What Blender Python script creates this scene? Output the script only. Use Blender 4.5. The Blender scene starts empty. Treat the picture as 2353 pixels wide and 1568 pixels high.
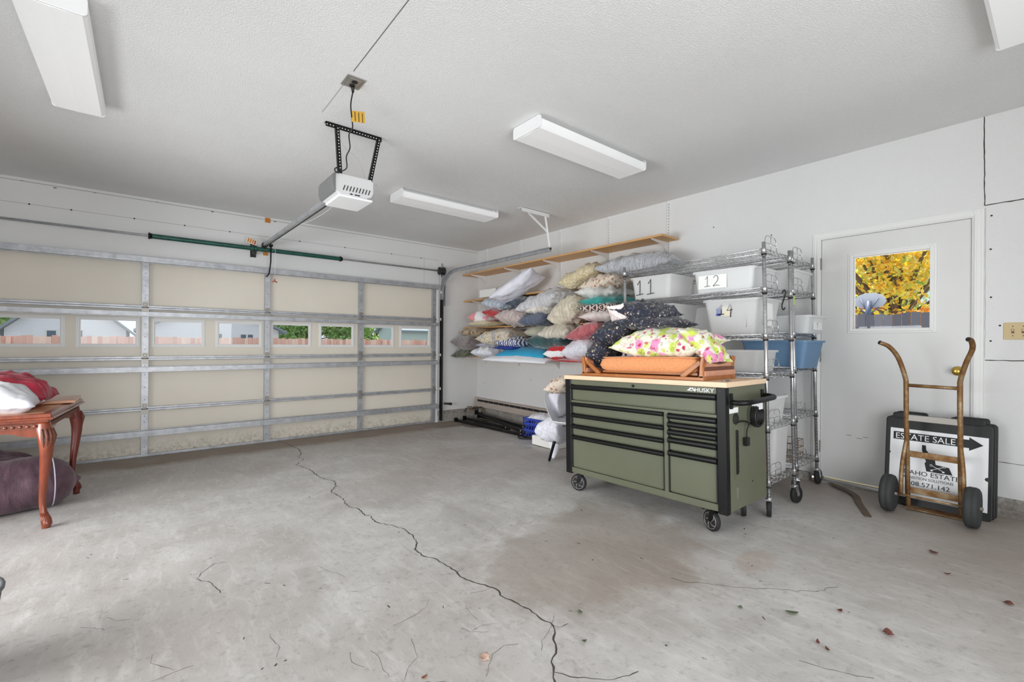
import bpy, bmesh, math, random
from math import sin, cos, pi, radians, sqrt
from mathutils import Vector, Matrix, noise

scene = bpy.context.scene
COL = scene.collection
random.seed(7)

# ------------------------------------------------------------------ camera
CAM_Z = 1.3011
a, r = radians(39.025), radians(0.4336)
RIGHT = Vector((cos(a), -sin(a), 0)); FWD = Vector((sin(a), cos(a), 0)); UP = Vector((0, 0, 1))
rc = RIGHT * cos(r) + UP * sin(r)
uc = -RIGHT * sin(r) + UP * cos(r)
cam_data = bpy.data.cameras.new('camera')
cam_data.sensor_width = 36.0
cam_data.lens = 36.0 * 1040.2256 / 2353
cam_data.shift_y = 4.76 / 2353
cam_data.clip_start = 0.05; cam_data.clip_end = 300
cam = bpy.data.objects.new('camera', cam_data); COL.objects.link(cam)
m = Matrix((rc, uc, -FWD)).transposed().to_4x4(); m.translation = (0, 0, CAM_Z)
cam.matrix_world = m
scene.camera = cam

# ------------------------------------------------------------------ sky, sun, two added fill lights out of view
world = bpy.data.worlds.new('sky'); scene.world = world; world.use_nodes = True
bgn = world.node_tree.nodes['Background']
bgn.inputs['Color'].default_value = (0.80, 0.90, 1.0, 1); bgn.inputs['Strength'].default_value = 1.1

XL0 = -2.06
def light(name, kind, loc, target, energy, color=(1, 1, 1), **kw):
    d = bpy.data.lights.new(name, kind); d.energy = energy; d.color = color
    for k, v in kw.items(): setattr(d, k, v)
    o = bpy.data.objects.new(name, d); COL.objects.link(o); o.location = loc
    o.rotation_euler = (Vector(target) - Vector(loc)).to_track_quat('-Z', 'Y').to_euler()
    return o
light('sun', 'SUN', (8, 6, 14), (8 - .32, 6 - .30, 13.0), 9.0, (1.0, .96, .9), angle=radians(1.0))
light('rear_fill_light', 'AREA', (0.2, -1.50, 1.05), (0.9, 3.0, 0.85), 160.0, (.965, .985, 1.0), shape='RECTANGLE', size=3.4, size_y=1.95, spread=radians(165))  # added area light, fills the room from behind the camera

light('left_fill_light', 'AREA', (XL0 + .03, 3.1, 1.05), (2.2, 3.9, 0.85), 80.0, (.965, .985, 1.0), shape='RECTANGLE', size=2.9, size_y=1.25, spread=radians(112))  # added area light, brightens the far end from the left

vs = scene.view_settings
vs.view_transform = 'Standard'; vs.look = 'None'; vs.gamma = 1.0; vs.exposure = -0.21
vs.use_curve_mapping = False
scene.cycles.use_denoising = True
scene.cycles.max_bounces = 12; scene.cycles.diffuse_bounces = 6; scene.cycles.transparent_max_bounces = 16
scene.cycles.transmission_bounces = 6; scene.cycles.glossy_bounces = 4
scene.cycles.caustics_reflective = False; scene.cycles.caustics_refractive = False
scene.cycles.sample_clamp_indirect = 4.0

# ------------------------------------------------------------------ room numbers (metres)
XR, XL, YB, YF, H = 4.5031, -2.06, 6.5036, -1.60, 2.8925
SLOPE = 0.026
TILT = -math.atan(SLOPE)
def fz(y): return SLOPE * (YB - y)

# ------------------------------------------------------------------ materials
MATS = {}
class NT:
    def __init__(s, name):
        s.m = bpy.data.materials.new(name); s.m.use_nodes = True
        s.t = s.m.node_tree; s.n = s.t.nodes; s.l = s.t.links
        s.b = s.n['Principled BSDF']; s.out = s.n['Material Output']
    def new(s, typ, **kw):
        n = s.n.new(typ)
        for k, v in kw.items(): setattr(n, k, v)
        return n
    def link(s, a, b): s.l.new(a, b)
    def coord(s, kind='Object', scale=(1, 1, 1), rot=(0, 0, 0)):
        tc = s.new('ShaderNodeTexCoord'); mp = s.new('ShaderNodeMapping')
        mp.inputs['Scale'].default_value = scale; mp.inputs['Rotation'].default_value = rot
        s.link(tc.outputs[kind], mp.inputs['Vector']); return mp.outputs['Vector']
    def noise(s, vec, scale, detail=4, rough=.55, dist=0):
        n = s.new('ShaderNodeTexNoise'); n.inputs['Scale'].default_value = scale
        n.inputs['Detail'].default_value = detail; n.inputs['Roughness'].default_value = rough
        n.inputs['Distortion'].default_value = dist
        s.link(vec, n.inputs['Vector']); return n.outputs['Fac']
    def ramp(s, fac, stops, interp='LINEAR'):
        r = s.new('ShaderNodeValToRGB'); r.color_ramp.interpolation = interp
        el = r.color_ramp.elements
        while len(el) < len(stops): el.new(.5)
        for e, (p, c) in zip(el, stops):
            e.position = p; e.color = (*c, 1) if len(c) == 3 else c
        s.link(fac, r.inputs['Fac']); return r.outputs['Color']
    def mix(s, fac, a, b, typ='MIX'):
        n = s.new('ShaderNodeMix', data_type='RGBA', blend_type=typ)
        for key, v in ((0, fac), (6, a), (7, b)):
            if hasattr(v, 'links'): s.link(v, n.inputs[key])
            elif key == 0: n.inputs[0].default_value = v
            else: n.inputs[key].default_value = (*v, 1)
        return n.outputs[2]
    def math(s, op, a, b=0.0, clamp=False):
        n = s.new('ShaderNodeMath', operation=op); n.use_clamp = clamp
        for i, v in enumerate((a, b)):
            if hasattr(v, 'links'): s.link(v, n.inputs[i])
            else: n.inputs[i].default_value = v
        return n.outputs[0]
    def bump(s, h, strength=.3, dist=.01):
        b = s.new('ShaderNodeBump'); b.inputs['Strength'].default_value = strength; b.inputs['Distance'].default_value = dist
        s.link(h, b.inputs['Height']); s.link(b.outputs['Normal'], s.b.inputs['Normal']); return b
    def col(s, c):
        if hasattr(c, 'links'): s.link(c, s.b.inputs['Base Color'])
        else: s.b.inputs['Base Color'].default_value = (*c, 1)
    def set(s, **kw):
        for k, v in kw.items(): s.b.inputs[k.replace('_', ' ')].default_value = v

def S(c):  # sRGB 0-255 -> linear
    return tuple(((x / 255) / 12.92 if x / 255 <= .04045 else ((x / 255 + .055) / 1.055) ** 2.4) for x in c)

def mat(name, c=(128, 128, 128), rough=.5, metal=0., var=None, bump=None, spec=.5, sheen=0., coat=0.):
    if name in MATS: return MATS[name]
    t = NT(name); c = S(c)
    t.set(Roughness=rough, Metallic=metal, Specular_IOR_Level=spec)
    if sheen: t.set(Sheen_Weight=sheen, Sheen_Roughness=.4)
    if coat: t.set(Coat_Weight=coat, Coat_Roughness=.15)
    if var:
        v = t.coord('Object'); f = t.noise(v, var[0], 5)
        k = var[1]
        t.col(t.ramp(f, [(.3, tuple(x * (1 - k) for x in c)), (.7, tuple(min(1, x * (1 + k)) for x in c))]))
    else: t.col(c)
    if bump:
        v = t.coord('Object'); t.bump(t.noise(v, bump[0], 4), bump[1], bump[2] if len(bump) > 2 else .004)
    MATS[name] = t.m; return t.m

def special(name):
    def deco(fn):
        t = NT(name); fn(t); MATS[name] = t.m; return t.m
    return deco

@special('ceiling_paint')
def _(t):
    v = t.coord('Object'); n1 = t.noise(v, 1.1, 3); n2 = t.noise(v, 120, 3, .6); n3 = t.noise(v, 30, 2)
    t.col(t.ramp(n1, [(.3, S((222, 222, 222))), (.7, S((229, 229, 228)))]))
    t.set(Roughness=.85, Specular_IOR_Level=.25)
    h = t.math('ADD', t.ramp(n2, [(.45, (0, 0, 0)), (.62, (1, 1, 1))]), t.math('MULTIPLY', n3, .5))
    t.bump(h, .38, .006)
@special('wall_paint')
def _(t):
    v = t.coord('Object'); n1 = t.noise(v, .9, 4); n2 = t.noise(v, 60, 3); n3 = t.noise(v, 5, 6, .7)
    c = t.ramp(n1, [(.3, S((214, 214, 213))), (.7, S((221, 221, 220)))])
    marks = t.ramp(n3, [(.70, (0, 0, 0)), (.80, (.12, .12, .12))])
    c = t.mix(marks, c, S((150, 148, 142)))
    t.col(c); t.set(Roughness=.7, Specular_IOR_Level=.3)
    t.bump(n2, .28, .006)
@special('concrete_floor')
def _(t):
    v = t.coord('Object')
    tc = t.new('ShaderNodeTexCoord'); sep = t.new('ShaderNodeSeparateXYZ'); t.link(tc.outputs['Object'], sep.inputs[0])
    X, Y = sep.outputs['X'], sep.outputs['Y']
    big = t.noise(v, .55, 4, .5, .4); mid = t.noise(v, 2.6, 6, .62, .5); fine = t.noise(v, 26, 6, .7)
    vs_ = t.coord('Object', (9, 2.2, 1), (0, 0, radians(35))); streak = t.noise(vs_, 2.0, 6, .7, .6)
    base = t.ramp(mid, [(.28, S((172, 168, 164))), (.5, S((190, 187, 184))), (.72, S((206, 204, 201)))])
    base = t.mix(t.ramp(big, [(.42, (0, 0, 0)), (.62, (.55, .55, .55))]), base, S((160, 150, 142)))
    base = t.mix(t.ramp(streak, [(.50, (0, 0, 0)), (.72, (.5, .5, .5))]), base, S((218, 216, 212)))
    base = t.mix(t.ramp(fine, [(.30, (.42, .42, .42)), (.47, (0, 0, 0))]), base, S((124, 118, 112)))
    spk = t.noise(v, 60, 3, .6)
    base = t.mix(t.ramp(spk, [(.26, (.75, .75, .75)), (.30, (0, 0, 0))]), base, S((88, 83, 78)))
    # washed-in dirt at the overhead door, side-door tracked brown dirt, painted shade in both
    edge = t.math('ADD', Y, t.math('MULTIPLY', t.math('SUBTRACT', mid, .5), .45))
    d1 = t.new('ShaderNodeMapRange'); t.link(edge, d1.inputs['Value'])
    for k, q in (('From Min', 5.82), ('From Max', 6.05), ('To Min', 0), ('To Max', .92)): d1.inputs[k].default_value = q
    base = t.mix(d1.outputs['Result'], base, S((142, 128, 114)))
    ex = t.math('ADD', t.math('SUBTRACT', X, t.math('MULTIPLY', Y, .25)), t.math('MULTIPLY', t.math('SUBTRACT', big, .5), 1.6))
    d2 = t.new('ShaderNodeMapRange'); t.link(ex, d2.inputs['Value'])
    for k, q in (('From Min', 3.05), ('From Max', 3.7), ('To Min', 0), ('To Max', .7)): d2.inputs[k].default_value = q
    base = t.mix(d2.outputs['Result'], base, S((146, 132, 120)))  # brown dirt with the shade by the side door painted in
    # reddish stain, dark damp patch and plain darker patches
    def blob(cx, cy, rx, ry, amt, colr):
        nonlocal base
        dx = t.math('DIVIDE', t.math('SUBTRACT', X, cx), rx); dy = t.math('DIVIDE', t.math('SUBTRACT', Y, cy), ry)
        d = t.math('ADD', t.math('MULTIPLY', dx, dx), t.math('MULTIPLY', dy, dy))
        d = t.math('ADD', d, t.math('MULTIPLY', t.math('SUBTRACT', mid, .5), 2.6))
        mr = t.new('ShaderNodeMapRange'); t.link(d, mr.inputs['Value'])
        for k, q in (('From Min', .6), ('From Max', 1.25), ('To Min', amt), ('To Max', 0)): mr.inputs[k].default_value = q
        base = t.mix(mr.outputs['Result'], base, S(colr))
    blob(4.02, 5.87, .22, .30, .85, (84, 74, 64))
    blob(3.75, 6.02, .30, .12, .45, (104, 92, 80))
    blob(2.0, 1.75, .75, .55, .5, (146, 131, 119))  # darker brownish patch in front of the chest
    blob(2.55, 1.05, .16, .10, .35, (166, 140, 122))
    blob(2.35, 3.6, 1.3, .5, .25, (158, 148, 143))
    t.col(base)
    t.link(t.ramp(mid, [(.3, (.42, .42, .42)), (.7, (.66, .66, .66))]), t.b.inputs['Roughness'])
    t.set(Specular_IOR_Level=.4)
    t.bump(t.math('ADD', fine, t.math('MULTIPLY', streak, .8)), .22, .006)
@special('curb_concrete')
def _(t):
    v = t.coord('Object'); n = t.noise(v, 40, 5, .7); n2 = t.noise(v, 4, 4)
    c = t.ramp(n, [(.3, S((120, 116, 110))), (.6, S((168, 164, 158))), (.8, S((196, 193, 188)))])
    t.col(t.mix(t.ramp(n2, [(.45, (0, 0, 0)), (.65, (.6, .6, .6))]), c, S((112, 102, 92))))
    t.set(Roughness=.9); t.bump(n, .8, .01)
def wood(name, c1, c2, sc=(1.5, 14, 14), rough=.45, coat=0.):
    t = NT(name); v = t.coord('Object', sc); n = t.noise(v, 3, 6, .6, .8); n2 = t.noise(v, 16, 3)
    c = t.ramp(n, [(.3, S(c1)), (.7, S(c2))])
    t.col(t.mix(.25, c, t.ramp(n2, [(.3, S(c1)), (.7, S(c2))]))); t.set(Roughness=rough)
    if coat: t.set(Coat_Weight=coat, Coat_Roughness=.12)
    t.bump(n2, .08, .002); MATS[name] = t.m
wood('shelf_wood', (196, 148, 92), (218, 172, 116), (14, 1.2, 14))
wood('birch_top', (222, 190, 156), (238, 212, 182), (12, 1.5, 12), .5)
wood('bench_wood', (150, 88, 42), (186, 118, 62), (10, 2, 10), .35, .2)
wood('cherry_wood', (96, 38, 22), (144, 70, 42), (9, 9, 2), .3, .4)
wood('cherry_dark', (84, 30, 22), (118, 46, 34), (9, 9, 2), .3, .4)
wood('leaf_board', (176, 118, 84), (206, 152, 112), (2, 12, 12), .35, .3)

@special('rusty_tube')
def _(t):
    v = t.coord('Object'); n = t.noise(v, 9, 6, .7); n2 = t.noise(v, 60, 3)
    t.col(t.ramp(n, [(.32, S((176, 158, 132))), (.5, S((140, 108, 70))), (.68, S((112, 68, 38)))]))
    t.set(Metallic=.55); t.link(t.ramp(n, [(.3, (.35, .35, .35)), (.7, (.75, .75, .75))]), t.b.inputs['Roughness'])
    t.bump(n2, .15, .002)
@special('galvanised')
def _(t):
    v = t.coord('Object'); n = t.noise(v, 14, 5, .6); n2 = t.noise(v, 2.2, 5, .7)
    c = t.ramp(n, [(.3, S((156, 158, 162))), (.7, S((190, 192, 196)))])
    t.col(t.mix(t.ramp(n2, [(.6, (0, 0, 0)), (.8, (.3, .3, .3))]), c, S((130, 128, 126))))
    t.set(Metallic=.45, Roughness=.42)
@special('door_skin')
def _(t):
    v = t.coord('Object'); n = t.noise(v, 1.2, 4); n2 = t.noise(v, 7, 6, .7)
    tc = t.new('ShaderNodeTexCoord'); sep = t.new('ShaderNodeSeparateXYZ'); t.link(tc.outputs['Object'], sep.inputs[0])
    c = t.ramp(n, [(.3, S((216, 208, 194))), (.7, S((224, 217, 204)))])
    # splashed grime along the bottom edge of the door
    mr = t.new('ShaderNodeMapRange'); t.link(t.math('ADD', sep.outputs['Z'], t.math('MULTIPLY', n2, .35)), mr.inputs['Value'])
    for k, q in (('From Min', .16), ('From Max', .36), ('To Min', .8), ('To Max', 0)): mr.inputs[k].default_value = q
    g = t.math('MULTIPLY', mr.outputs['Result'], t.ramp(t.noise(v, 30, 5, .7), [(.4, (0, 0, 0)), (.65, (1, 1, 1))]))
    t.col(t.mix(g, c, S((128, 118, 100)))); t.set(Roughness=.5)
@special('glass')
def _(t):
    tr = t.new('ShaderNodeBsdfTransparent'); gl = t.new('ShaderNodeBsdfGlossy'); mx = t.new('ShaderNodeMixShader'); fr = t.new('ShaderNodeFresnel')
    gl.inputs['Roughness'].default_value = .02; fr.inputs['IOR'].default_value = 1.3
    t.link(fr.outputs[0], mx.inputs[0]); t.link(tr.outputs[0], mx.inputs[1]); t.link(gl.outputs[0], mx.inputs[2]); t.link(mx.outputs[0], t.out.inputs['Surface'])
def plastic(name, c, alpha=.45, rough=.35):
    t = NT(name); t.col(S(c)); t.set(Roughness=rough)
    tl = t.new('ShaderNodeBsdfTranslucent'); tl.inputs['Color'].default_value = (*S(c), 1)
    tr = t.new('ShaderNodeBsdfTransparent'); m1 = t.new('ShaderNodeMixShader'); m2 = t.new('ShaderNodeMixShader')
    m1.inputs[0].default_value = .55; m2.inputs[0].default_value = alpha
    t.link(t.b.outputs[0], m1.inputs[1]); t.link(tl.outputs[0], m1.inputs[2])
    t.link(m1.outputs[0], m2.inputs[1]); t.link(tr.outputs[0], m2.inputs[2]); t.link(m2.outputs[0], t.out.inputs['Surface'])
    MATS[name] = t.m
plastic('clear_plastic', (252, 252, 252), .46)
plastic('milky_plastic', (248, 249, 249), .10)
plastic('blue_plastic', (160, 196, 226), .15)
plastic('bag_plastic', (235, 236, 236), .45)

def fabric(name, c, c2=None, rough=.8, sheen=.3, scale=40, bump=.25, stretch=(1, 1, 1), coarse=None):
    t = NT(name); v = t.coord('Object', stretch); n = t.noise(v, scale, 4); nb = t.noise(v, coarse or 9, 4, .6, .6)
    c = S(c); c2 = S(c2) if c2 else tuple(x * .78 for x in c)
    t.col(t.ramp(nb, [(.32, c2), (.62, c)])); t.set(Roughness=rough, Sheen_Weight=sheen)
    t.bump(t.math('ADD', t.math('MULTIPLY', n, .5), nb), bump, .012); MATS[name] = t.m; return t.m
def satin(name, c, c2, scale=8, stretch=(1, 3, 1)):
    t = NT(name); v = t.coord('Object', stretch); nb = t.noise(v, scale, 3, .5, 1.6)
    c_, d_ = S(c), S(c2); d_ = tuple(.55 * x + .45 * y for x, y in zip(c_, d_)); t.col(t.ramp(nb, [(.35, d_), (.6, c_)])); t.set(Roughness=.36, Sheen_Weight=.3, Specular_IOR_Level=.6)
    t.bump(nb, .9, .03); MATS[name] = t.m
def floral(name, ground, spots, scale=14, thr=.34, dark=None):
    """scattered flower-like patches over a ground colour"""
    t = NT(name); v = t.coord('Object'); base = S(ground)
    nz = t.noise(v, scale * .8, 2); nzv = t.new('ShaderNodeVectorMath', operation='ADD')
    nc = t.new('ShaderNodeTexNoise'); nc.inputs['Scale'].default_value = scale * .9; t.link(v, nc.inputs['Vector'])
    sc = t.new('ShaderNodeVectorMath', operation='SCALE'); sc.inputs['Scale'].default_value = .05
    t.link(nc.outputs['Color'], sc.inputs[0]); t.link(v, nzv.inputs[0]); t.link(sc.outputs[0], nzv.inputs[1])
    out = base
    for i, (c, s_, th) in enumerate(spots):
        vo = t.new('ShaderNodeTexVoronoi'); vo.inputs['Scale'].default_value = scale * s_
        off = t.new('ShaderNodeVectorMath', operation='ADD'); off.inputs[1].default_value = (i * 3.7, i * 1.3, i * 2.1)
        t.link(nzv.outputs[0], off.inputs[0]); t.link(off.outputs[0], vo.inputs['Vector'])
        fac = t.ramp(vo.outputs['Distance'], [(max(0., th - .06), (1, 1, 1)), (th + .06, (0, 0, 0))])
        out = t.mix(fac, out, S(c))
    if dark:
        w = t.noise(v, scale * .55, 1, .5, 1.2)
        line = t.ramp(w, [(.485, (0, 0, 0)), (.497, (1, 1, 1)), (.503, (1, 1, 1)), (.515, (0, 0, 0))])
        out = t.mix(t.math('MULTIPLY', line, .55), out, S(dark))
    t.col(out); t.set(Roughness=.75, Sheen_Weight=.2)
    t.bump(t.noise(v, 9, 3), .3, .02); MATS[name] = t.m
def bands(name, cols, axis='Y', scale=10., zig=0., rough=.75):
    """woven stripes (zig > 0 bends them into a chevron)"""
    t = NT(name); tc = t.new('ShaderNodeTexCoord'); sep = t.new('ShaderNodeSeparateXYZ'); t.link(tc.outputs['Object'], sep.inputs[0])
    f = sep.outputs[axis]
    if zig:
        o = sep.outputs['X' if axis != 'X' else 'Y']
        pp = t.math('PINGPONG', t.math('MULTIPLY', o, 1.), .05)
        f = t.math('ADD', f, t.math('MULTIPLY', pp, zig))
    f = t.math('FRACT', t.math('ADD', t.math('MULTIPLY', f, scale), 50.))
    n = len(cols)
    t.col(t.ramp(f, [(i / n, S(c)) for i, c in enumerate(cols)], 'CONSTANT')); t.set(Roughness=rough, Sheen_Weight=.2)
    v = t.coord('Object'); t.bump(t.math('ADD', f, t.noise(v, 10, 3)), .25, .012); MATS[name] = t.m
def leafmat(name, cols):
    t = NT(name); g = t.new('ShaderNodeNewGeometry')
    c = t.ramp(g.outputs['Random Per Island'], [(i / max(1, len(cols) - 1), S(q)) for i, q in enumerate(cols)])
    t.col(c); t.set(Roughness=.6)
    tl = t.new('ShaderNodeBsdfTranslucent'); t.link(c, tl.inputs['Color']); mx = t.new('ShaderNodeMixShader'); mx.inputs[0].default_value = .5
    t.link(t.b.outputs[0], mx.inputs[1]); t.link(tl.outputs[0], mx.inputs[2]); t.link(mx.outputs[0], t.out.inputs['Surface']); MATS[name] = t.m

@special('lamp_diffuser')
def _(t):
    v = t.coord('Object'); t.col(S((236, 236, 236))); t.set(Roughness=.45)
    t.b.inputs['Emission Color'].default_value = (1, 1, 1, 1); t.b.inputs['Emission Strength'].default_value = .12
    t.bump(t.noise(v, 160, 1), .15, .003)
@special('chrome')
def _(t):
    v = t.coord('Object'); n = t.noise(v, 10, 3); t.col(t.ramp(n, [(.3, S((176, 176, 178))), (.7, S((214, 214, 216)))]))
    t.set(Metallic=.9, Roughness=.24)
@special('chest_green')
def _(t):
    v = t.coord('Object'); n = t.noise(v, 2.2, 4); n2 = t.noise(v, 9, 7, .8, 1.2)
    c = t.ramp(n, [(.3, S((93, 96, 77))), (.7, S((100, 103, 84)))])
    t.col(t.mix(t.ramp(n2, [(.66, (0, 0, 0)), (.8, (.22, .22, .22))]), c, S((176, 182, 168)))); t.set(Roughness=.42, Specular_IOR_Level=.4)
@special('heater_paint')
def _(t):
    v = t.coord('Object', (9, 1, 9)); n = t.noise(v, 3, 5, .7); t.col(t.ramp(n, [(.3, S((168, 154, 146))), (.7, S((186, 174, 166)))])); t.set(Roughness=.45)
@special('siding')
def _(t):
    tc = t.new('ShaderNodeTexCoord'); sep = t.new('ShaderNodeSeparateXYZ'); t.link(tc.outputs['Object'], sep.inputs[0])
    f = t.math('FRACT', t.math('ADD', t.math('MULTIPLY', sep.outputs['Z'], 6.5), 20)); v = t.coord('Object'); n = t.noise(v, 3, 4)
    t.col(t.mix(n, S((222, 228, 234)), S((234, 238, 242)))); t.set(Roughness=.7); t.bump(f, .5, .02)
@special('roof_shingle')
def _(t):
    v = t.coord('Object', (3, 10, 10)); n = t.noise(v, 4, 5, .7); t.col(t.ramp(n, [(.3, S((118, 132, 138))), (.7, S((146, 158, 164)))])); t.set(Roughness=.9)
@special('fence_wood')
def _(t):
    g = t.new('ShaderNodeNewGeometry'); c = t.ramp(g.outputs['Random Per Island'], [(0, S((198, 152, 136))), (.5, S((216, 178, 164))), (1, S((226, 202, 190)))])
    t.col(c); t.set(Roughness=.85)
@special('fence_grey')
def _(t):
    g = t.new('ShaderNodeObjectInfo'); c = t.ramp(g.outputs['Random'], [(0, S((78, 80, 92))), (1, S((116, 118, 132)))])
    t.col(c); t.set(Roughness=.85)
leafmat('yellow_leaves', [(244, 208, 50), (250, 226, 80), (244, 184, 56), (206, 210, 80), (252, 240, 150), (146, 180, 70)])
leafmat('green_leaves', [(110, 150, 84), (150, 188, 104), (190, 212, 140), (130, 172, 104), (220, 232, 186)])
leafmat('amber_leaves', [(240, 170, 56), (228, 150, 40), (246, 200, 90), (236, 190, 60)])

mat('white_metal', (228, 228, 228), .4); mat('white_trim', (226, 226, 224), .45, bump=(20, .1, .003)); mat('door_paint', (216, 216, 214), .42, var=(1.5, .03))
mat('seam_dark', (58, 54, 50), .9); mat('seam_light', (176, 175, 172), .9); mat('black_paint', (11, 11, 12), .4, spec=.3); mat('black_rubber', (26, 26, 27), .7)
mat('dark_steel', (52, 50, 50), .45, .6, var=(8, .3)); mat('tyre', (52, 54, 54), .75, bump=(50, .2)); mat('hub_tan', (176, 142, 92), .5, .3, var=(12, .3))
mat('brass', (206, 170, 82), .22, .9); mat('switch_tan', (198, 176, 132), .4); mat('spring_green', (20, 78, 66), .4, var=(18, .25)); mat('opener_grey', (206, 206, 206), .4)
mat('opener_dark', (112, 112, 112), .45); mat('orange_card', (190, 120, 50), .8); mat('tag_yellow', (206, 160, 56), .6); mat('handle_red', (176, 60, 44), .4)
mat('paper', (232, 232, 230), .7); mat('ink', (24, 24, 26), .6); mat('marker', (44, 42, 42), .6); mat('tape_blue', (30, 72, 150), .6); mat('tape_cream', (214, 206, 186), .7)
mat('sign_black', (16, 16, 17), .5); mat('sign_white', (236, 237, 239), .35); mat('crate_blue', (44, 68, 170), .45); mat('red_plastic', (214, 40, 40), .35)
mat('strip_brown', (96, 80, 66), .7, var=(8, .2)); mat('aluminium', (205, 205, 205), .3, .8); mat('orange_fabric', (222, 150, 98), .7, sheen=.3, bump=(120, .35, .003), var=(60, .10))
mat('foam_white', (238, 236, 232), .8); mat('grey_plastic', (96, 98, 100), .45, var=(7, .35)); mat('driveway', (222, 218, 210), .9, var=(3, .1)); mat('asphalt', (112, 112, 112), .95, var=(6, .1)); mat('grass', (120, 146, 84), .9, var=(6, .25))
mat('shed_green', (186, 206, 200), .8); mat('stucco', (214, 214, 210), .9); mat('trunk', (104, 88, 72), .9, var=(9, .3)); mat('pane_dark', (84, 104, 120), .15); mat('board_back', (206, 212, 226), .5)
mat('pole_blue', (96, 108, 136), .5); mat('leaf_brown', (140, 92, 74), .8, var=(30, .3)); mat('leaf_red', (104, 58, 50), .8, var=(30, .3)); mat('leaf_green', (92, 104, 80), .8); mat('leaf_tan', (196, 164, 148), .8, var=(40, .25))
mat('crack_dark', (70, 65, 60), .95); mat('white_cloth', (236, 237, 242), .85, sheen=.3, bump=(14, .4, .02)); mat('green_tag', (170, 206, 90), .5); mat('cord_black', (18, 18, 18), .5)
mat('chair_white', (232, 234, 236), .4); mat('carved_rose', (198, 142, 112), .3, var=(20, .12)); mat('carving_dark', (112, 66, 50), .6, bump=(90, .9, .01)); mat('slot_dark', (30, 28, 27), .8)
mat('pin_hole', (80, 80, 82), .7); mat('wire_grey', (150, 146, 140), .4, .5); mat('tan_thread', (206, 190, 176), .8); mat('lavender_trim', (196, 190, 204), .8)

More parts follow.
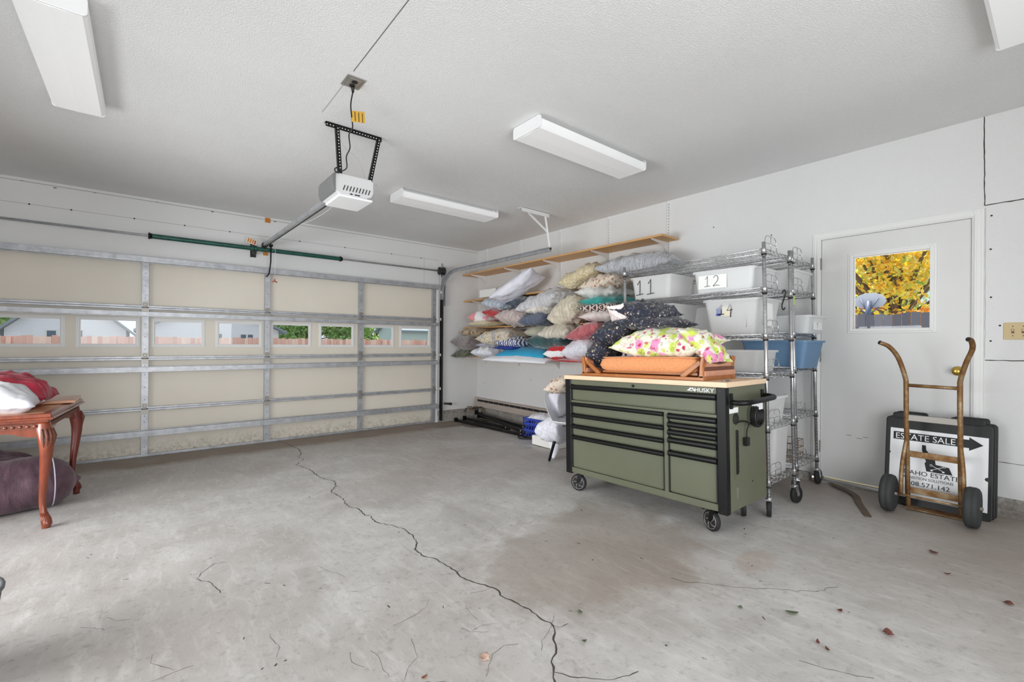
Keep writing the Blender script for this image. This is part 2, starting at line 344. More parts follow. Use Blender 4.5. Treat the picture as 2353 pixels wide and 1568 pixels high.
# ------------------------------------------------------------------ mesh helpers
OFF = {}
class MB:
    """collects shapes; build() links them as ONE mesh object"""
    def __init__(s): s.v = []; s.f = []; s.sm = []
    def add(s, vs, fs, smooth=False):
        o = len(s.v); s.v += [tuple(p) for p in vs]; s.f += [tuple(i + o for i in f) for f in fs]; s.sm += [smooth] * len(fs); return s
    def box(s, x0, x1, y0, y1, z0, z1, M=None):
        vs = [Vector((x, y, z)) for z in (z0, z1) for y in (y0, y1) for x in (x0, x1)]
        if M: vs = [M @ v for v in vs]
        return s.add(vs, [(0, 2, 3, 1), (4, 5, 7, 6), (0, 1, 5, 4), (2, 6, 7, 3), (0, 4, 6, 2), (1, 3, 7, 5)])
    def beam(s, p0, p1, w, h, up=(0, 0, 1)):
        p0, p1 = Vector(p0), Vector(p1); d = (p1 - p0); L = d.length; d.normalize(); u = Vector(up)
        sx = d.cross(u); sx.normalize(); uz = sx.cross(d)
        M = Matrix((sx, d, uz)).transposed().to_4x4(); M.translation = p0
        return s.box(-w / 2, w / 2, 0, L, -h / 2, h / 2, M)
    def frames(s, pts, closed=False):
        n = len(pts); out = []; t0 = None; nn = None
        for i in range(n):
            if closed: t = pts[(i + 1) % n] - pts[i - 1]
            else: t = pts[min(i + 1, n - 1)] - pts[max(i - 1, 0)]
            t = t.normalized()
            if nn is None:
                u = Vector((0, 0, 1)) if abs(t.z) < .9 else Vector((1, 0, 0)); nn = (u - t * u.dot(t)).normalized()
            else:
                nn = (nn - t * nn.dot(t));
                nn = nn.normalized() if nn.length > 1e-6 else t.orthogonal().normalized()
            out.append((t, nn, t.cross(nn)))
        return out
    def tube(s, pts, rad, n=8, closed=False, caps=True, flat=1.0, smooth=True):
        pts = [Vector(p) for p in pts]; fr = s.frames(pts, closed); m_ = len(pts)
        rad = rad if isinstance(rad, (list, tuple)) else [rad] * m_
        vs = []
        for p, (t, a_, b_), rr in zip(pts, fr, rad):
            for k in range(n):
                th = 2 * pi * k / n; vs.append(p + a_ * (rr * cos(th) * flat) + b_ * (rr * sin(th)))
        fs = []
        for i in range(m_ if closed else m_ - 1):
            j = (i + 1) % m_
            for k in range(n): fs.append((i * n + k, i * n + (k + 1) % n, j * n + (k + 1) % n, j * n + k))
        s.add(vs, fs, smooth)
        if caps and not closed:
            o = len(s.v) - len(vs)
            s.f.append(tuple(o + k for k in range(n))[::-1]); s.f.append(tuple(o + (m_ - 1) * n + k for k in range(n))); s.sm += [False, False]
        return s
    def cyl(s, p0, p1, r0, r1=None, n=12, smooth=True): return s.tube([p0, p1], [r0, r0 if r1 is None else r1], n, smooth=smooth)
    def lathe(s, prof, origin=(0, 0, 0), axis=(0, 0, 1), n=16, smooth=True):
        ax = Vector(axis).normalized(); u = ax.orthogonal().normalized(); w = ax.cross(u); o = Vector(origin); vs = []
        for (h, r_) in prof:
            for k in range(n):
                th = 2 * pi * k / n; vs.append(o + ax * h + (u * cos(th) + w * sin(th)) * r_)
        fs = [(i * n + k, i * n + (k + 1) % n, (i + 1) * n + (k + 1) % n, (i + 1) * n + k) for i in range(len(prof) - 1) for k in range(n)]
        fs.append(tuple(range(n))[::-1]); fs.append(tuple((len(prof) - 1) * n + k for k in range(n)))
        return s.add(vs, fs, smooth)
    def prism(s, poly, axis, a0, a1):
        """polygon in the two other axes, extruded along axis ('X','Y','Z') from a0 to a1"""
        n = len(poly)
        def P(p, q): return {'X': (q, p[0], p[1]), 'Y': (p[0], q, p[1]), 'Z': (p[0], p[1], q)}[axis]
        vs = [P(p, a0) for p in poly] + [P(p, a1) for p in poly]
        fs = [tuple(range(n))[::-1], tuple(range(n, 2 * n))] + [(i, (i + 1) % n, n + (i + 1) % n, n + i) for i in range(n)]
        return s.add(vs, fs)
    def ball(s, c, rx, ry, rz, n=12, m_=8):
        c = Vector(c); vs = []; fs = []
        for i in range(m_ + 1):
            ph = pi * i / m_
            for k in range(n):
                th = 2 * pi * k / n; vs.append(c + Vector((rx * sin(ph) * cos(th), ry * sin(ph) * sin(th), rz * cos(ph))))
        for i in range(m_):
            for k in range(n): fs.append((i * n + k, (i + 1) * n + k, (i + 1) * n + (k + 1) % n, i * n + (k + 1) % n))
        return s.add(vs, fs, True)
    def build(s, name, material, parent=None, loc=None, bevel=0., rot=None, recalc=True):
        off = OFF.get(parent.name, Vector()) if parent else (-Vector(loc) if loc is not None else Vector())
        me = bpy.data.meshes.new(name); me.from_pydata([tuple(Vector(p) + off) for p in s.v], [], s.f)
        me.polygons.foreach_set('use_smooth', s.sm)
        if recalc:
            b = bmesh.new(); b.from_mesh(me); bmesh.ops.recalc_face_normals(b, faces=b.faces); b.to_mesh(me); b.free()
        me.materials.append(MATS[material]); me.update()
        o = bpy.data.objects.new(name, me); COL.objects.link(o)
        if parent: o.parent = parent; OFF[o.name] = off
        else:
            OFF[o.name] = off
            if loc is not None: o.location = loc
        if rot: o.rotation_euler = rot
        if bevel:
            md = o.modifiers.new('bevel', 'BEVEL'); md.width = bevel; md.segments = 2; md.limit_method = 'ANGLE'; md.angle_limit = radians(50)
        return o

def tag(o, label=None, cat=None, group=None, kind=None):
    if label: o['label'] = label
    if cat: o['category'] = cat
    if group: o['group'] = group
    if kind: o['kind'] = kind
    return o
def thing(name, label, cat, loc, group=None, rot=(0, 0, 0), world=True):
    """an Empty at the thing's base; world=True: its parts are given in room coordinates"""
    o = bpy.data.objects.new(name, None); o.empty_display_size = .1; COL.objects.link(o)
    o.location = loc; o.rotation_euler = rot
    OFF[o.name] = -Vector(loc) if world else Vector()
    return tag(o, label, cat, group)
def struct(o, label=None, cat=None): return tag(o, label, cat, None, 'structure')
def share(name, src, parent, loc=(0, 0, 0), rot=(0, 0, 0), scale=None):
    """another object on the same mesh data"""
    o = src.copy(); o.name = name; COL.objects.link(o); o.parent = parent; o.location = loc; o.rotation_euler = rot
    if scale: o.scale = scale
    for k in ('label', 'category', 'group'):
        if k in o.keys(): del o[k]
    return o
def copy_tree(o, parent=None):
    c = o.copy(); COL.objects.link(c); c.parent = parent
    for ch in [q for q in o.children]: copy_tree(ch, c)
    return c
def box(name, x0, x1, y0, y1, z0, z1, material, parent=None, bevel=0., loc=None):
    return MB().box(x0, x1, y0, y1, z0, z1).build(name, material, parent, loc, bevel)
def rrect(w, h, r_, n=5):
    pts = []
    for cx_, cy_, a0 in ((w / 2 - r_, h / 2 - r_, 0), (-w / 2 + r_, h / 2 - r_, 90), (-w / 2 + r_, -h / 2 + r_, 180), (w / 2 - r_, -h / 2 + r_, 270)):
        for k in range(n + 1):
            th = radians(a0 + 90 * k / n); pts.append((cx_ + r_ * cos(th), cy_ + r_ * sin(th)))
    return pts
def smooth_path(pts, n=6):
    """Catmull-Rom through pts"""
    P = [Vector(p) for p in pts]; P = [2 * P[0] - P[1]] + P + [2 * P[-1] - P[-2]]; out = []
    for i in range(1, len(P) - 2):
        for k in range(n):
            t = k / n; p0, p1, p2, p3 = P[i - 1:i + 3]
            out.append(.5 * ((2 * p1) + (p2 - p0) * t + (2 * p0 - 5 * p1 + 4 * p2 - p3) * t * t + (3 * p1 - p0 - 3 * p2 + p3) * t ** 3))
    out.append(P[-2]); return out
def lettering(txt, size, M, material, parent, name='lettering', extrude=.0006, width=1.0, align='LEFT'):
    cu = bpy.data.curves.new('text', 'FONT'); cu.body = txt; cu.size = size; cu.extrude = extrude; cu.align_x = align; cu.resolution_u = 3
    to = bpy.data.objects.new('text', cu); COL.objects.link(to); bpy.context.view_layer.update()
    me = bpy.data.meshes.new_from_object(to); bpy.data.objects.remove(to); bpy.data.curves.remove(cu)
    off = OFF.get(parent.name, Vector())
    for v in me.vertices: v.co = (M @ Vector((v.co.x * width, v.co.y, v.co.z))) + off
    me.materials.append(MATS[material]); me.name = name
    o = bpy.data.objects.new(name, me); COL.objects.link(o); o.parent = parent; OFF[o.name] = off
    return o
DIGIT = {'1': [[(.18, .72), (.48, 1.0), (.46, .0)], [(.05, .0), (.85, .06)]], '2': [[(.12, .78), (.3, .98), (.62, .95), (.74, .7), (.6, .42), (.08, .02), (.5, .08), (.95, .02)]],
         '4': [[(.62, 1.0), (.12, .38), (.9, .46)], [(.72, .85), (.6, -.25)]], 'I': [[(.5, 1.), (.46, 0.)], [(.2, .55), (.78, .5)]]}
def handwritten(txt, h, M, material, parent, stroke=.004, step=.62):
    """marker strokes laid on a surface; M maps text x,y onto it"""
    mb = MB(); off = OFF.get(parent.name, Vector())
    for i, c in enumerate(txt):
        for st_ in DIGIT[c]:
            mb.tube([M @ Vector(((p[0] * .7 + i * step) * h, p[1] * h, 0)) for p in (st_ if len(st_) < 4 else [tuple(q)[:2] for q in smooth_path([(a_, b_, 0) for a_, b_ in st_], 5)])], stroke, 5)
    return mb.build('handwritten_number', material, parent)
def face_negX(x, y, z, tilt=0.): # text frame on a surface facing -X: reads towards -Y
    M = Matrix(((0, 0, -1), (-1, 0, 0), (0, 1, 0))).to_4x4(); R = Matrix.Rotation(tilt, 4, 'Y'); M = R @ M; M.translation = (x, y, z); return M
def face_negY(x, y, z):
    M = Matrix(((1, 0, 0), (0, 0, -1), (0, 1, 0))).to_4x4(); M.translation = (x, y, z); return M

# ------------------------------------------------------------------ room shell
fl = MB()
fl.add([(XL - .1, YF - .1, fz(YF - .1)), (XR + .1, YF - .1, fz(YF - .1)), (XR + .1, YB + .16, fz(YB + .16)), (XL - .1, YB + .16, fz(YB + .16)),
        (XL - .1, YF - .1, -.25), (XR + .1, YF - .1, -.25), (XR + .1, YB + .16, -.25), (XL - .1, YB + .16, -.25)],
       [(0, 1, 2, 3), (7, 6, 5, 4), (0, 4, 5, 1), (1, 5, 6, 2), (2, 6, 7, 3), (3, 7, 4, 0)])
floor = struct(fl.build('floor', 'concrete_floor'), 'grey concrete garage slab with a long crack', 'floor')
def crack(pts, w, seed=1, name='crack'):
    rnd = random.Random(seed); P = []
    for i in range(len(pts) - 1):
        p, q = Vector(pts[i]), Vector(pts[i + 1]); L = (q - p).length; k = max(2, int(L / .02)); d = (q - p).normalized(); nn = Vector((-d.y, d.x))
        for j in range(k): P.append(p + (q - p) * (j / k) + nn * rnd.uniform(-1, 1) * min(.008, L * .06))
    P.append(Vector(pts[-1])); vs = []; fs = []
    for i, p in enumerate(P):
        d = (P[min(i + 1, len(P) - 1)] - P[max(0, i - 1)]).normalized(); nn = Vector((-d.y, d.x)); ww = w * rnd.uniform(.45, 1.3)
        for sg in (-1, 1):
            q = p + nn * sg * ww / 2; vs.append((q.x, q.y, fz(q.y) + .0006))
        if i: fs.append((2 * i - 2, 2 * i - 1, 2 * i + 1, 2 * i))
    return MB().add(vs, fs).build(name, 'crack_dark', floor, recalc=False)
CR = [(1.36, 6.5), (1.393, 6.31), (1.43, 5.776), (1.381, 5.487), (1.315, 5.339), (1.331, 5.18), (1.206, 4.973), (1.257, 4.722), (1.253, 4.318), (1.311, 4.101), (1.285, 3.967), (1.194, 3.813), (1.21, 3.613), (1.176, 3.355), (1.216, 3.255), (1.202, 3.099), (1.222, 3.063), (1.206, 2.941), (1.238, 2.859), (1.277, 2.773), (1.3, 2.684), (1.297, 2.556), (1.267, 2.445), (1.226, 2.395), (1.205, 2.279), (1.243, 2.196), (1.248, 2.119), (1.254, 2.033), (1.258, 1.985), (1.244, 1.954), (1.248, 1.888), (1.28, 1.811), (1.311, 1.7), (1.295, 1.667), (1.303, 1.583), (1.316, 1.49), (1.316, 1.341), (1.286, 1.298), (1.251, 1.275), (1.225, 1.223), (1.16, 1.186), (1.127, 1.14), (1.091, 1.11), (.98, .96), (.85, .6), (.8, .1)]
crack(CR, .0075, 1)
crack([(1.127, 1.14), (1.159, 1.093), (1.206, 1.034), (1.26, .985), (1.36, .955)], .0035, 2)
crack([(1.316, 1.341), (1.333, 1.313), (1.377, 1.311)], .003, 3)
crack([(2.048, 1.252), (2.055, 1.189), (2.111, 1.12), (2.184, 1.026), (2.251, .933), (2.305, .9), (2.346, .838), (2.444, .746), (2.572, .691)], .0028, 4)
crack([(.346, 2.902), (.293, 2.913), (.248, 2.854), (.207, 2.776), (.226, 2.736), (.254, 2.705), (.276, 2.616), (.285, 2.537)], .0032, 5)
crack([(1.853, .617), (1.868, .58), (1.894, .517), (1.919, .462), (1.95, .42)], .0022, 6)
rnd = random.Random(21)
for k in range(26):   # hairline crazing in the worn slab
    x0, y0 = rnd.uniform(-.2, 1.2), rnd.uniform(1.25, 2.6); pts = [(x0, y0)]; an = rnd.uniform(0, 6.28)
    for j in range(rnd.randint(2, 4)):
        an += rnd.uniform(-.8, .8); pts.append((pts[-1][0] + cos(an) * .06, pts[-1][1] + sin(an) * .06))
    crack(pts, .0013, 100 + k, 'hairline_crack')
for k in range(90):   # small pits and specks ground into the slab
    x0, y0 = rnd.uniform(-.3, 3.4), rnd.uniform(.3, 4.4); an = rnd.uniform(0, 6.28); L = rnd.uniform(.006, .03)
    crack([(x0, y0), (x0 + cos(an) * L, y0 + sin(an) * L)], rnd.uniform(.003, .007), 300 + k, 'pit_mark')

ceiling = struct(box('ceiling', XL - .1, XR + .1, YF - .1, YB + .15, H, H + .12, 'ceiling_paint'), 'white textured drywall ceiling', 'ceiling')
# taped joint that has opened along the ceiling, and the patched edge running to the header
MB().box(.938, .944, -1.5, 2.66, H - .0012, H + .001).build('open_joint', 'seam_light', ceiling)
MB().box(.940, .946, 2.82, 3.27, H - .0012, H + .001).build('open_joint', 'seam_light', ceiling)
MB().box(.9405, .9430, -1.5, 2.66, H - .0016, H + .001).build('joint_gap', 'seam_dark', ceiling)
# right wall with the side-door opening
DY0, DY1, DZ0, DZ1 = .443, 1.349, .150, 2.203
RO0, RO1, RZ1 = DY0 - .022, DY1 + .022, DZ1 + .022
wr = MB()
wr.box(XR, XR + .14, RO1, YB + .15, .17, H).box(XR, XR + .14, YF - .1, RO0, .17, H).box(XR, XR + .14, RO0, RO1, RZ1, H)
wall_right = struct(wr.build('wall_right', 'wall_paint'), 'white painted drywall beside the side door', 'wall')
def seam(p, q, w=.006, m_='seam_dark', parent=wall_right):   # open drywall joint on the right wall (y,z)
    d = Vector((0, q[0] - p[0], q[1] - p[1])); k = max(2, int(d.length / .03)); rn = random.Random(int(p[0] * 100 + q[1] * 77)); mb = MB(); vs = []; fs = []
    nn = Vector((0, -d.z, d.y)).normalized()
    for i in range(k + 1):
        c = Vector((XR, p[0], p[1])) + d * (i / k) + nn * rn.uniform(-.0015, .0015); ww = w * rn.uniform(.6, 1.2)
        vs += [tuple(c + nn * ww / 2 - Vector((.0012, 0, 0))), tuple(c - nn * ww / 2 - Vector((.0012, 0, 0)))]
        if i: fs.append((2 * i - 2, 2 * i - 1, 2 * i + 1, 2 * i))
    return mb.add(vs, fs).build('open_joint', m_, parent, recalc=False)
seam((.384, H), (.378, 2.277), .006); seam((.378, 2.277), (-1.5, 2.30), .007); seam((.372, 1.208), (-1.5, 1.215), .006); seam((.36, .52), (-1.5, .53), .004)
seam((.374, 2.26), (.372, 1.22), .003, 'seam_light')
for (y, z) in ((.345, 2.20), (.348, 1.97), (.345, 1.64), (.345, 1.34), (.302, 1.445), (1.75, 2.32), (2.3, 2.5), (5.9, 1.65), (6.3, .62), (5.1, .75)):
    MB().cyl((XR - .002, y, z), (XR + .002, y, z), .006, n=8).build('nail_hole', 'seam_dark', wall_right)
# back wall around the overhead door
GX0, GX1, GZ1 = -1.25, 3.70, 2.225
wb = MB()
wb.box(GX1, XR + .1, YB, YB + .15, -.05, H).box(XL - .1, GX0, YB, YB + .15, -.05, H).box(GX0, GX1, YB, YB + .15, GZ1, H)
wall_back = struct(wb.build('wall_back', 'wall_paint'), 'white painted wall around the overhead door', 'wall')
MB().box(XL, 3.72, YB - .0012, YB + .001, 2.640, 2.645).build('joint_line', 'seam_light', wall_back)
MB().box(XL, XR, YB - .004, YB + .001, H - .035, H - .028).build('ceiling_tape_edge', 'seam_light', wall_back)
MB().box(3.45, 3.454, YB - .0012, YB + .001, 2.25, 2.66).build('joint_line', 'seam_light', wall_back)
for x in (-.9, -.6, -.1, .35, .8, 1.6, 2.2, 2.9, 3.4):
    MB().cyl((x, YB - .003, 2.6425), (x, YB + .002, 2.6425), .008, n=8).build('nail_head', 'seam_dark', wall_back)
for x, z in ((-.95, 2.86), (-.72, 2.84), (-.42, 2.855), (.1, 2.86), (.62, 2.85), (1.3, 2.85)):
    MB().box(x - .012, x + .012, YB - .003, YB + .002, z, z + .007).build('tape_tear', 'seam_dark', wall_back)
wl = MB().box(XL - .15, XL, YF - .1, 1.62, -.05, H).box(XL - .15, XL, 4.58, YB + .15, -.05, H).box(XL - .15, XL, 1.62, 4.58, -.05, .40).box(XL - .15, XL, 1.62, 4.58, 1.70, H).build('wall_left', 'wall_paint'); struct(wl, 'white painted left garage wall with an added wide window', 'wall')
w1 = thing('added_window_1', 'added white framed window for the left fill light', 'window', (XL, 3.1, .40)); w1['kind'] = 'structure'  # unseen window, invented to go with the left fill light
fm = MB()
for (y0, y1, z0, z1) in ((1.62, 1.67, .40, 1.70), (4.53, 4.58, .40, 1.70), (1.67, 4.53, .40, .45), (1.67, 4.53, 1.65, 1.70), (3.08, 3.12, .45, 1.65)): fm.box(XL - .12, XL - .06, y0, y1, z0, z1)
fm.build('window_frame', 'white_trim', w1); MB().box(XL - .095, XL - .09, 1.66, 4.54, .44, 1.66).build('pane', 'glass', w1)
wf = MB().box(XL, -1.35, YF - .15, YF, -.05, H).box(2.15, XR, YF - .15, YF, -.05, H).box(-1.35, 2.15, YF - .15, YF, 2.32, H).build('wall_front', 'wall_paint')
struct(wf, 'white painted rear garage wall with an added open doorway', 'wall')  # doorway out of view, invented to go with the rear fill light
# exposed stem-wall curb
cb = MB().box(XR - .02, XR + .05, YF, RO0 - .05, 0, .285).box(XR - .035, XR + .05, YF, RO0 - .05, 0, .215)
cb.box(XR - .03, XR + .05, RO1 + .05, YB, -.05, .20)
curb = struct(cb.build('trim_1', 'curb_concrete', bevel=.006), 'rough concrete curb under the right wall', 'curb')
struct(box('trim_2', GX1 + .02, XR, YB - .025, YB + .05, -.05, .182, 'curb_concrete', bevel=.006), 'concrete curb between door track and corner', 'curb')
struct(box('trim_3', XR - .02, XR + .14, RO0, RO1, .0, .152, 'curb_concrete'), 'concrete step under the side door', 'step')

# ------------------------------------------------------------------ side door
d2 = thing('door_2', 'white side door with a square window and brass knob', 'door', (XR, .9, DZ0)); d2['kind'] = 'structure'
WY0, WY1, WZ0, WZ1 = .646, 1.136, 1.428, 2.036
dx0, dx1 = XR + .012, XR + .056
lf = MB()
for (y0, y1, z0, z1) in ((DY0, WY0, DZ0 + .035, DZ1), (WY1, DY1, DZ0 + .035, DZ1), (WY0, WY1, DZ0 + .035, WZ0), (WY0, WY1, WZ1, DZ1)): lf.box(dx0, dx1, y0, y1, z0, z1)
leaf = lf.build('door_leaf', 'door_paint', d2)
fr = MB()
for (g0, g1, xo) in ((.026, 0., .006), (.012, -.012, .013)):
    y0, y1, z0, z1 = WY0 - g0, WY1 + g0, WZ0 - g0, WZ1 + g0; iy0, iy1, iz0, iz1 = WY0 - g1, WY1 + g1, WZ0 - g1, WZ1 + g1
    for bx_ in ((y0, iy0, z0, z1), (iy1, y1, z0, z1), (iy0, iy1, z0, iz0), (iy0, iy1, iz1, z1)): fr.box(dx0 - xo, dx1 + xo, *bx_)
fr.build('window_frame', 'white_trim', leaf, bevel=.003)
MB().box(dx0 + .02, dx0 + .024, WY0 + .01, WY1 - .01, WZ0 + .01, WZ1 - .01).build('pane', 'glass', leaf)
for z in (2.00, 1.21, .44):
    hg = MB()
    for k in range(5): hg.cyl((XR + .004, DY1 + .006, z - .05 + k * .02), (XR + .004, DY1 + .006, z - .032 + k * .02), .0075, n=8)
    hg.build('hinge', 'wire_grey', d2)
kn = MB().lathe([(0, .033), (.004, .034), (.008, .028), (.012, .012), (.035, .012), (.042, .022), (.055, .027), (.065, .024), (.070, .01)], (dx0, .507, 1.125), (-1, 0, 0), 20).build('knob', 'brass', leaf)
jm = MB()
for (y0, y1, z0, z1) in ((RO0, DY0 - .003, DZ0, RZ1), (DY1 + .003, RO1, DZ0, RZ1), (DY0, DY1, DZ1 + .003, RZ1)): jm.box(XR - .002, XR + .13, y0, y1, z0, z1)
jm.box(XR + .06, XR + .075, DY0 - .003, DY0 + .012, DZ0, DZ1).box(XR + .06, XR + .075, DY1 - .012, DY1 + .003, DZ0, DZ1).box(XR + .06, XR + .075, DY0, DY1, DZ1 - .012, DZ1 + .003)
jm.build('jamb', 'white_trim', d2)
MB().box(XR - .012, XR + .13, DY0 - .02, DY1 + .02, DZ0, DZ0 + .022).build('threshold', 'aluminium', d2, bevel=.004)
def casing(mb, y0, y1, z0, z1, w=.056):
    """moulded casing: three stepped bands, outer edge y0..y1, top z1"""
    for k, (t_, i0, i1) in enumerate(((.008, 0, .056), (.013, .012, .05), (.017, .034, .046))):
        mb.box(XR - t_, XR + .001, y0 + i0, y0 + i1, z0, z1 - i0); mb.box(XR - t_, XR + .001, y1 - i1, y1 - i0, z0, z1 - i0); mb.box(XR - t_, XR + .001, y0 + i1, y1 - i1, z1 - i1, z1 - i0)
cs = MB(); casing(cs, RO0 - .042, RO1 + .042, .19, RZ1 + .034)
struct(cs.build('trim_4', 'white_trim', bevel=.002), 'white moulded casing around the side door', 'door casing')
for (y, z) in ((1.02, .56), (1.06, .545), (1.13, .56)): MB().box(dx0 - .0008, dx0, y, y + .035, z, z + .003).build('scuff', 'seam_dark', leaf)

# ------------------------------------------------------------------ overhead door
d1 = thing('door_1', 'cream sectional overhead door with eight small windows', 'garage door', (1.22, YB + .04, 0)); d1['kind'] = 'structure'
PY0, PY1 = YB + .050, YB + .062                       # outer skin
ZS = [(.008, .534), (.536, 1.099), (1.101, 1.668), (1.670, 2.205)]
WX = [(-1.165, -.644), (-.566, -.043), (.051, .563), (.664, 1.174), (1.259, 1.771), (1.867, 2.361), (2.463, 2.977), (3.063, 3.607)]
FZ0, FZ1 = 1.222, 1.553
GI = .034
stile_x = [-1.205, 0., 1.22, 2.44, 3.645]
strut_z = [(.236, .298), (.952, 1.004), (1.572, 1.616), (2.168, 2.228)]
for si, (z0, z1) in enumerate(ZS):
    sk = MB()
    if si == 2:
        sk.box(-1.235, 3.675, PY0, PY1, z0, FZ0 + GI - .006).box(-1.235, 3.675, PY0, PY1, FZ1 - GI + .006, z1); xs = -1.235
        for (a0, a1) in WX: sk.box(xs, a0 + GI - .006, PY0, PY1, FZ0 + GI - .006, FZ1 - GI + .006); xs = a1 - GI + .006
        sk.box(xs, 3.675, PY0, PY1, FZ0 + GI - .006, FZ1 - GI + .006)
    else: sk.box(-1.235, 3.675, PY0, PY1, z0, z1)
    sec = sk.build('door_section', 'door_skin', d1)
    # folded rails along top and bottom of the section
    for (ra, rb, lip) in ((z0, z0 + .019, 1), (z1 - .019, z1, -1)):
        rl = MB().box(-1.235, 3.675, PY0 - .040, PY0, ra, rb)
        zz = rb if lip == 1 else ra
        rl.box(-1.235, 3.675, PY0 - .046, PY0 - .040, ra, rb).box(-1.235, 3.675, PY0 - .044, PY0 - .036, zz - .003, zz + .003)
        rl.build('rail', 'galvanised', sec, bevel=.002)
    for k, x in enumerate(stile_x):
        st = MB().box(x - .028, x + .028, PY0 - .047, PY0, z0, z1)
        st.box(x - .030, x - .026, PY0 - .050, PY0, z0, z1).box(x + .026, x + .030, PY0 - .050, PY0, z0, z1)
        so = st.build('stile', 'galvanised', sec)
        for zz in (z0 + .1, z0 + .24, z0 + .38, z1 - .08): MB().cyl((x, PY0 - .0485, zz), (x, PY0 - .046, zz), .005, n=6).build('punched_hole', 'pin_hole', sec)
        if si < 3:   # hinge across the joint above this section
            hb = MB().box(x - .024, x + .024, PY0 - .054, PY0 - .047, z1 - .062, z1 + .062).cyl((x - .03, PY0 - .060, z1), (x + .03, PY0 - .060, z1), .008, n=8)
            hb.tube([(x + .016 * cos(q * pi / 6), PY0 - .056, z1 + .035 + .016 * sin(q * pi / 6)) for q in range(12)], .0025, 5, True)
            hb.box(x - .030, x + .030, PY0 - .064, PY0 - .054, z1 - .008, z1 + .006).build('hinge', 'wire_grey', sec)
    a0, a1 = strut_z[si]
    sb = MB().box(-1.235, 3.70, PY0 - .115, PY0 - .111, a0, a1).box(-1.235, 3.70, PY0 - .113, PY0 - .050, a1 - .004, a1).box(-1.235, 3.70, PY0 - .113, PY0 - .050, a0, a0 + .004)
    sb.box(-1.235, 3.70, PY0 - .052, PY0 - .048, a1 - .004, a1 + .006).box(-1.235, 3.70, PY0 - .052, PY0 - .048, a0 - .006, a0 + .004).box(-1.235, 3.70, PY0 - .120, PY0 - .114, (a0 + a1) / 2 - .006, (a0 + a1) / 2 + .006)
    sb.build('strut', 'galvanised', sec)
    if si == 2:
        for (a0, a1) in WX:
            wfm = MB()
            for (q0, q1, yo) in ((0., GI, .006), (.012, GI - .004, .012), (GI - .008, GI + .004, .004)):
                X0, X1, Z0, Z1 = a0 + q0, a1 - q0, FZ0 + q0, FZ1 - q0; x0, x1, zz0, zz1 = a0 + q1, a1 - q1, FZ0 + q1, FZ1 - q1
                for b_ in ((X0, x0, Z0, Z1), (x1, X1, Z0, Z1), (x0, x1, Z0, zz0), (x0, x1, zz1, Z1)): wfm.box(b_[0], b_[1], PY0 - yo, PY1 + .008, b_[2], b_[3])
            w_ = wfm.build('window_frame', 'white_trim', sec, bevel=.002)
            MB().box(a0 + GI, a1 - GI, PY0 + .003, PY0 + .006, FZ0 + GI, FZ1 - GI).build('pane', 'glass', sec)
MB().box(-1.235, 3.675, PY0 - .035, PY1 + .01, -.012, .014).build('bottom_seal', 'galvanised', d1)
jb = MB().box(GX1 - .03, GX1 + .0, YB + .004, YB + .15, 0, GZ1).box(GX0, GX0 + .02, YB + .07, YB + .15, 0, GZ1).box(GX0, GX1, YB + .07, YB + .15, GZ1 - .02, GZ1)
struct(jb.build('trim_5', 'white_trim'), 'white stop strip around the overhead door', 'door stop')

# ------------------------------------------------------------------ outside: ground, houses, fences, trees
gm = MB().add([(-40, YB + .16, -.03), (60, YB + .16, -.03), (60, 14, -.235), (-40, 14, -.235)], [(0, 1, 2, 3)])
struct(gm.build('driveway', 'driveway', recalc=False), 'pale concrete driveway outside the overhead door', 'driveway')
gs = MB().add([(-40, 14, -.235), (60, 14, -.235), (60, 20, -.40), (-40, 20, -.40), (60, 80, -.9), (-40, 80, -.9)], [(0, 1, 2, 3), (3, 2, 4, 5)])
struct(gs.build('street', 'asphalt', recalc=False), 'grey asphalt street beyond the driveway', 'street')
gy = MB().add([(XR + .14, -30, .05), (60, -30, .05), (60, YB + .16, .05), (XR + .14, YB + .16, .05)], [(0, 1, 2, 3)])
struct(gy.build('yard_ground', 'driveway', recalc=False), 'pale paved yard outside the side door', 'ground')
struct(box('added_eave', XL - .8, XR + .95, YB + .15, YB + .95, 2.45, 2.62, 'white_trim'), 'added white eave shading the overhead door windows', 'eave')  # unseen eave, added to keep direct sun out of the door windows
struct(box('added_eave', XR + .14, XR + .95, YF - .5, YB + .15, 2.45, 2.62, 'white_trim'), 'added white eave shading the side door window', 'eave')  # unseen eave, added to keep a sun patch off the floor
struct(box('outer_roof', XL - .8, XR + .95, YF - .5, YB + .95, H + .12, H + .2, 'white_trim'), 'flat white roof deck over the garage', 'roof')

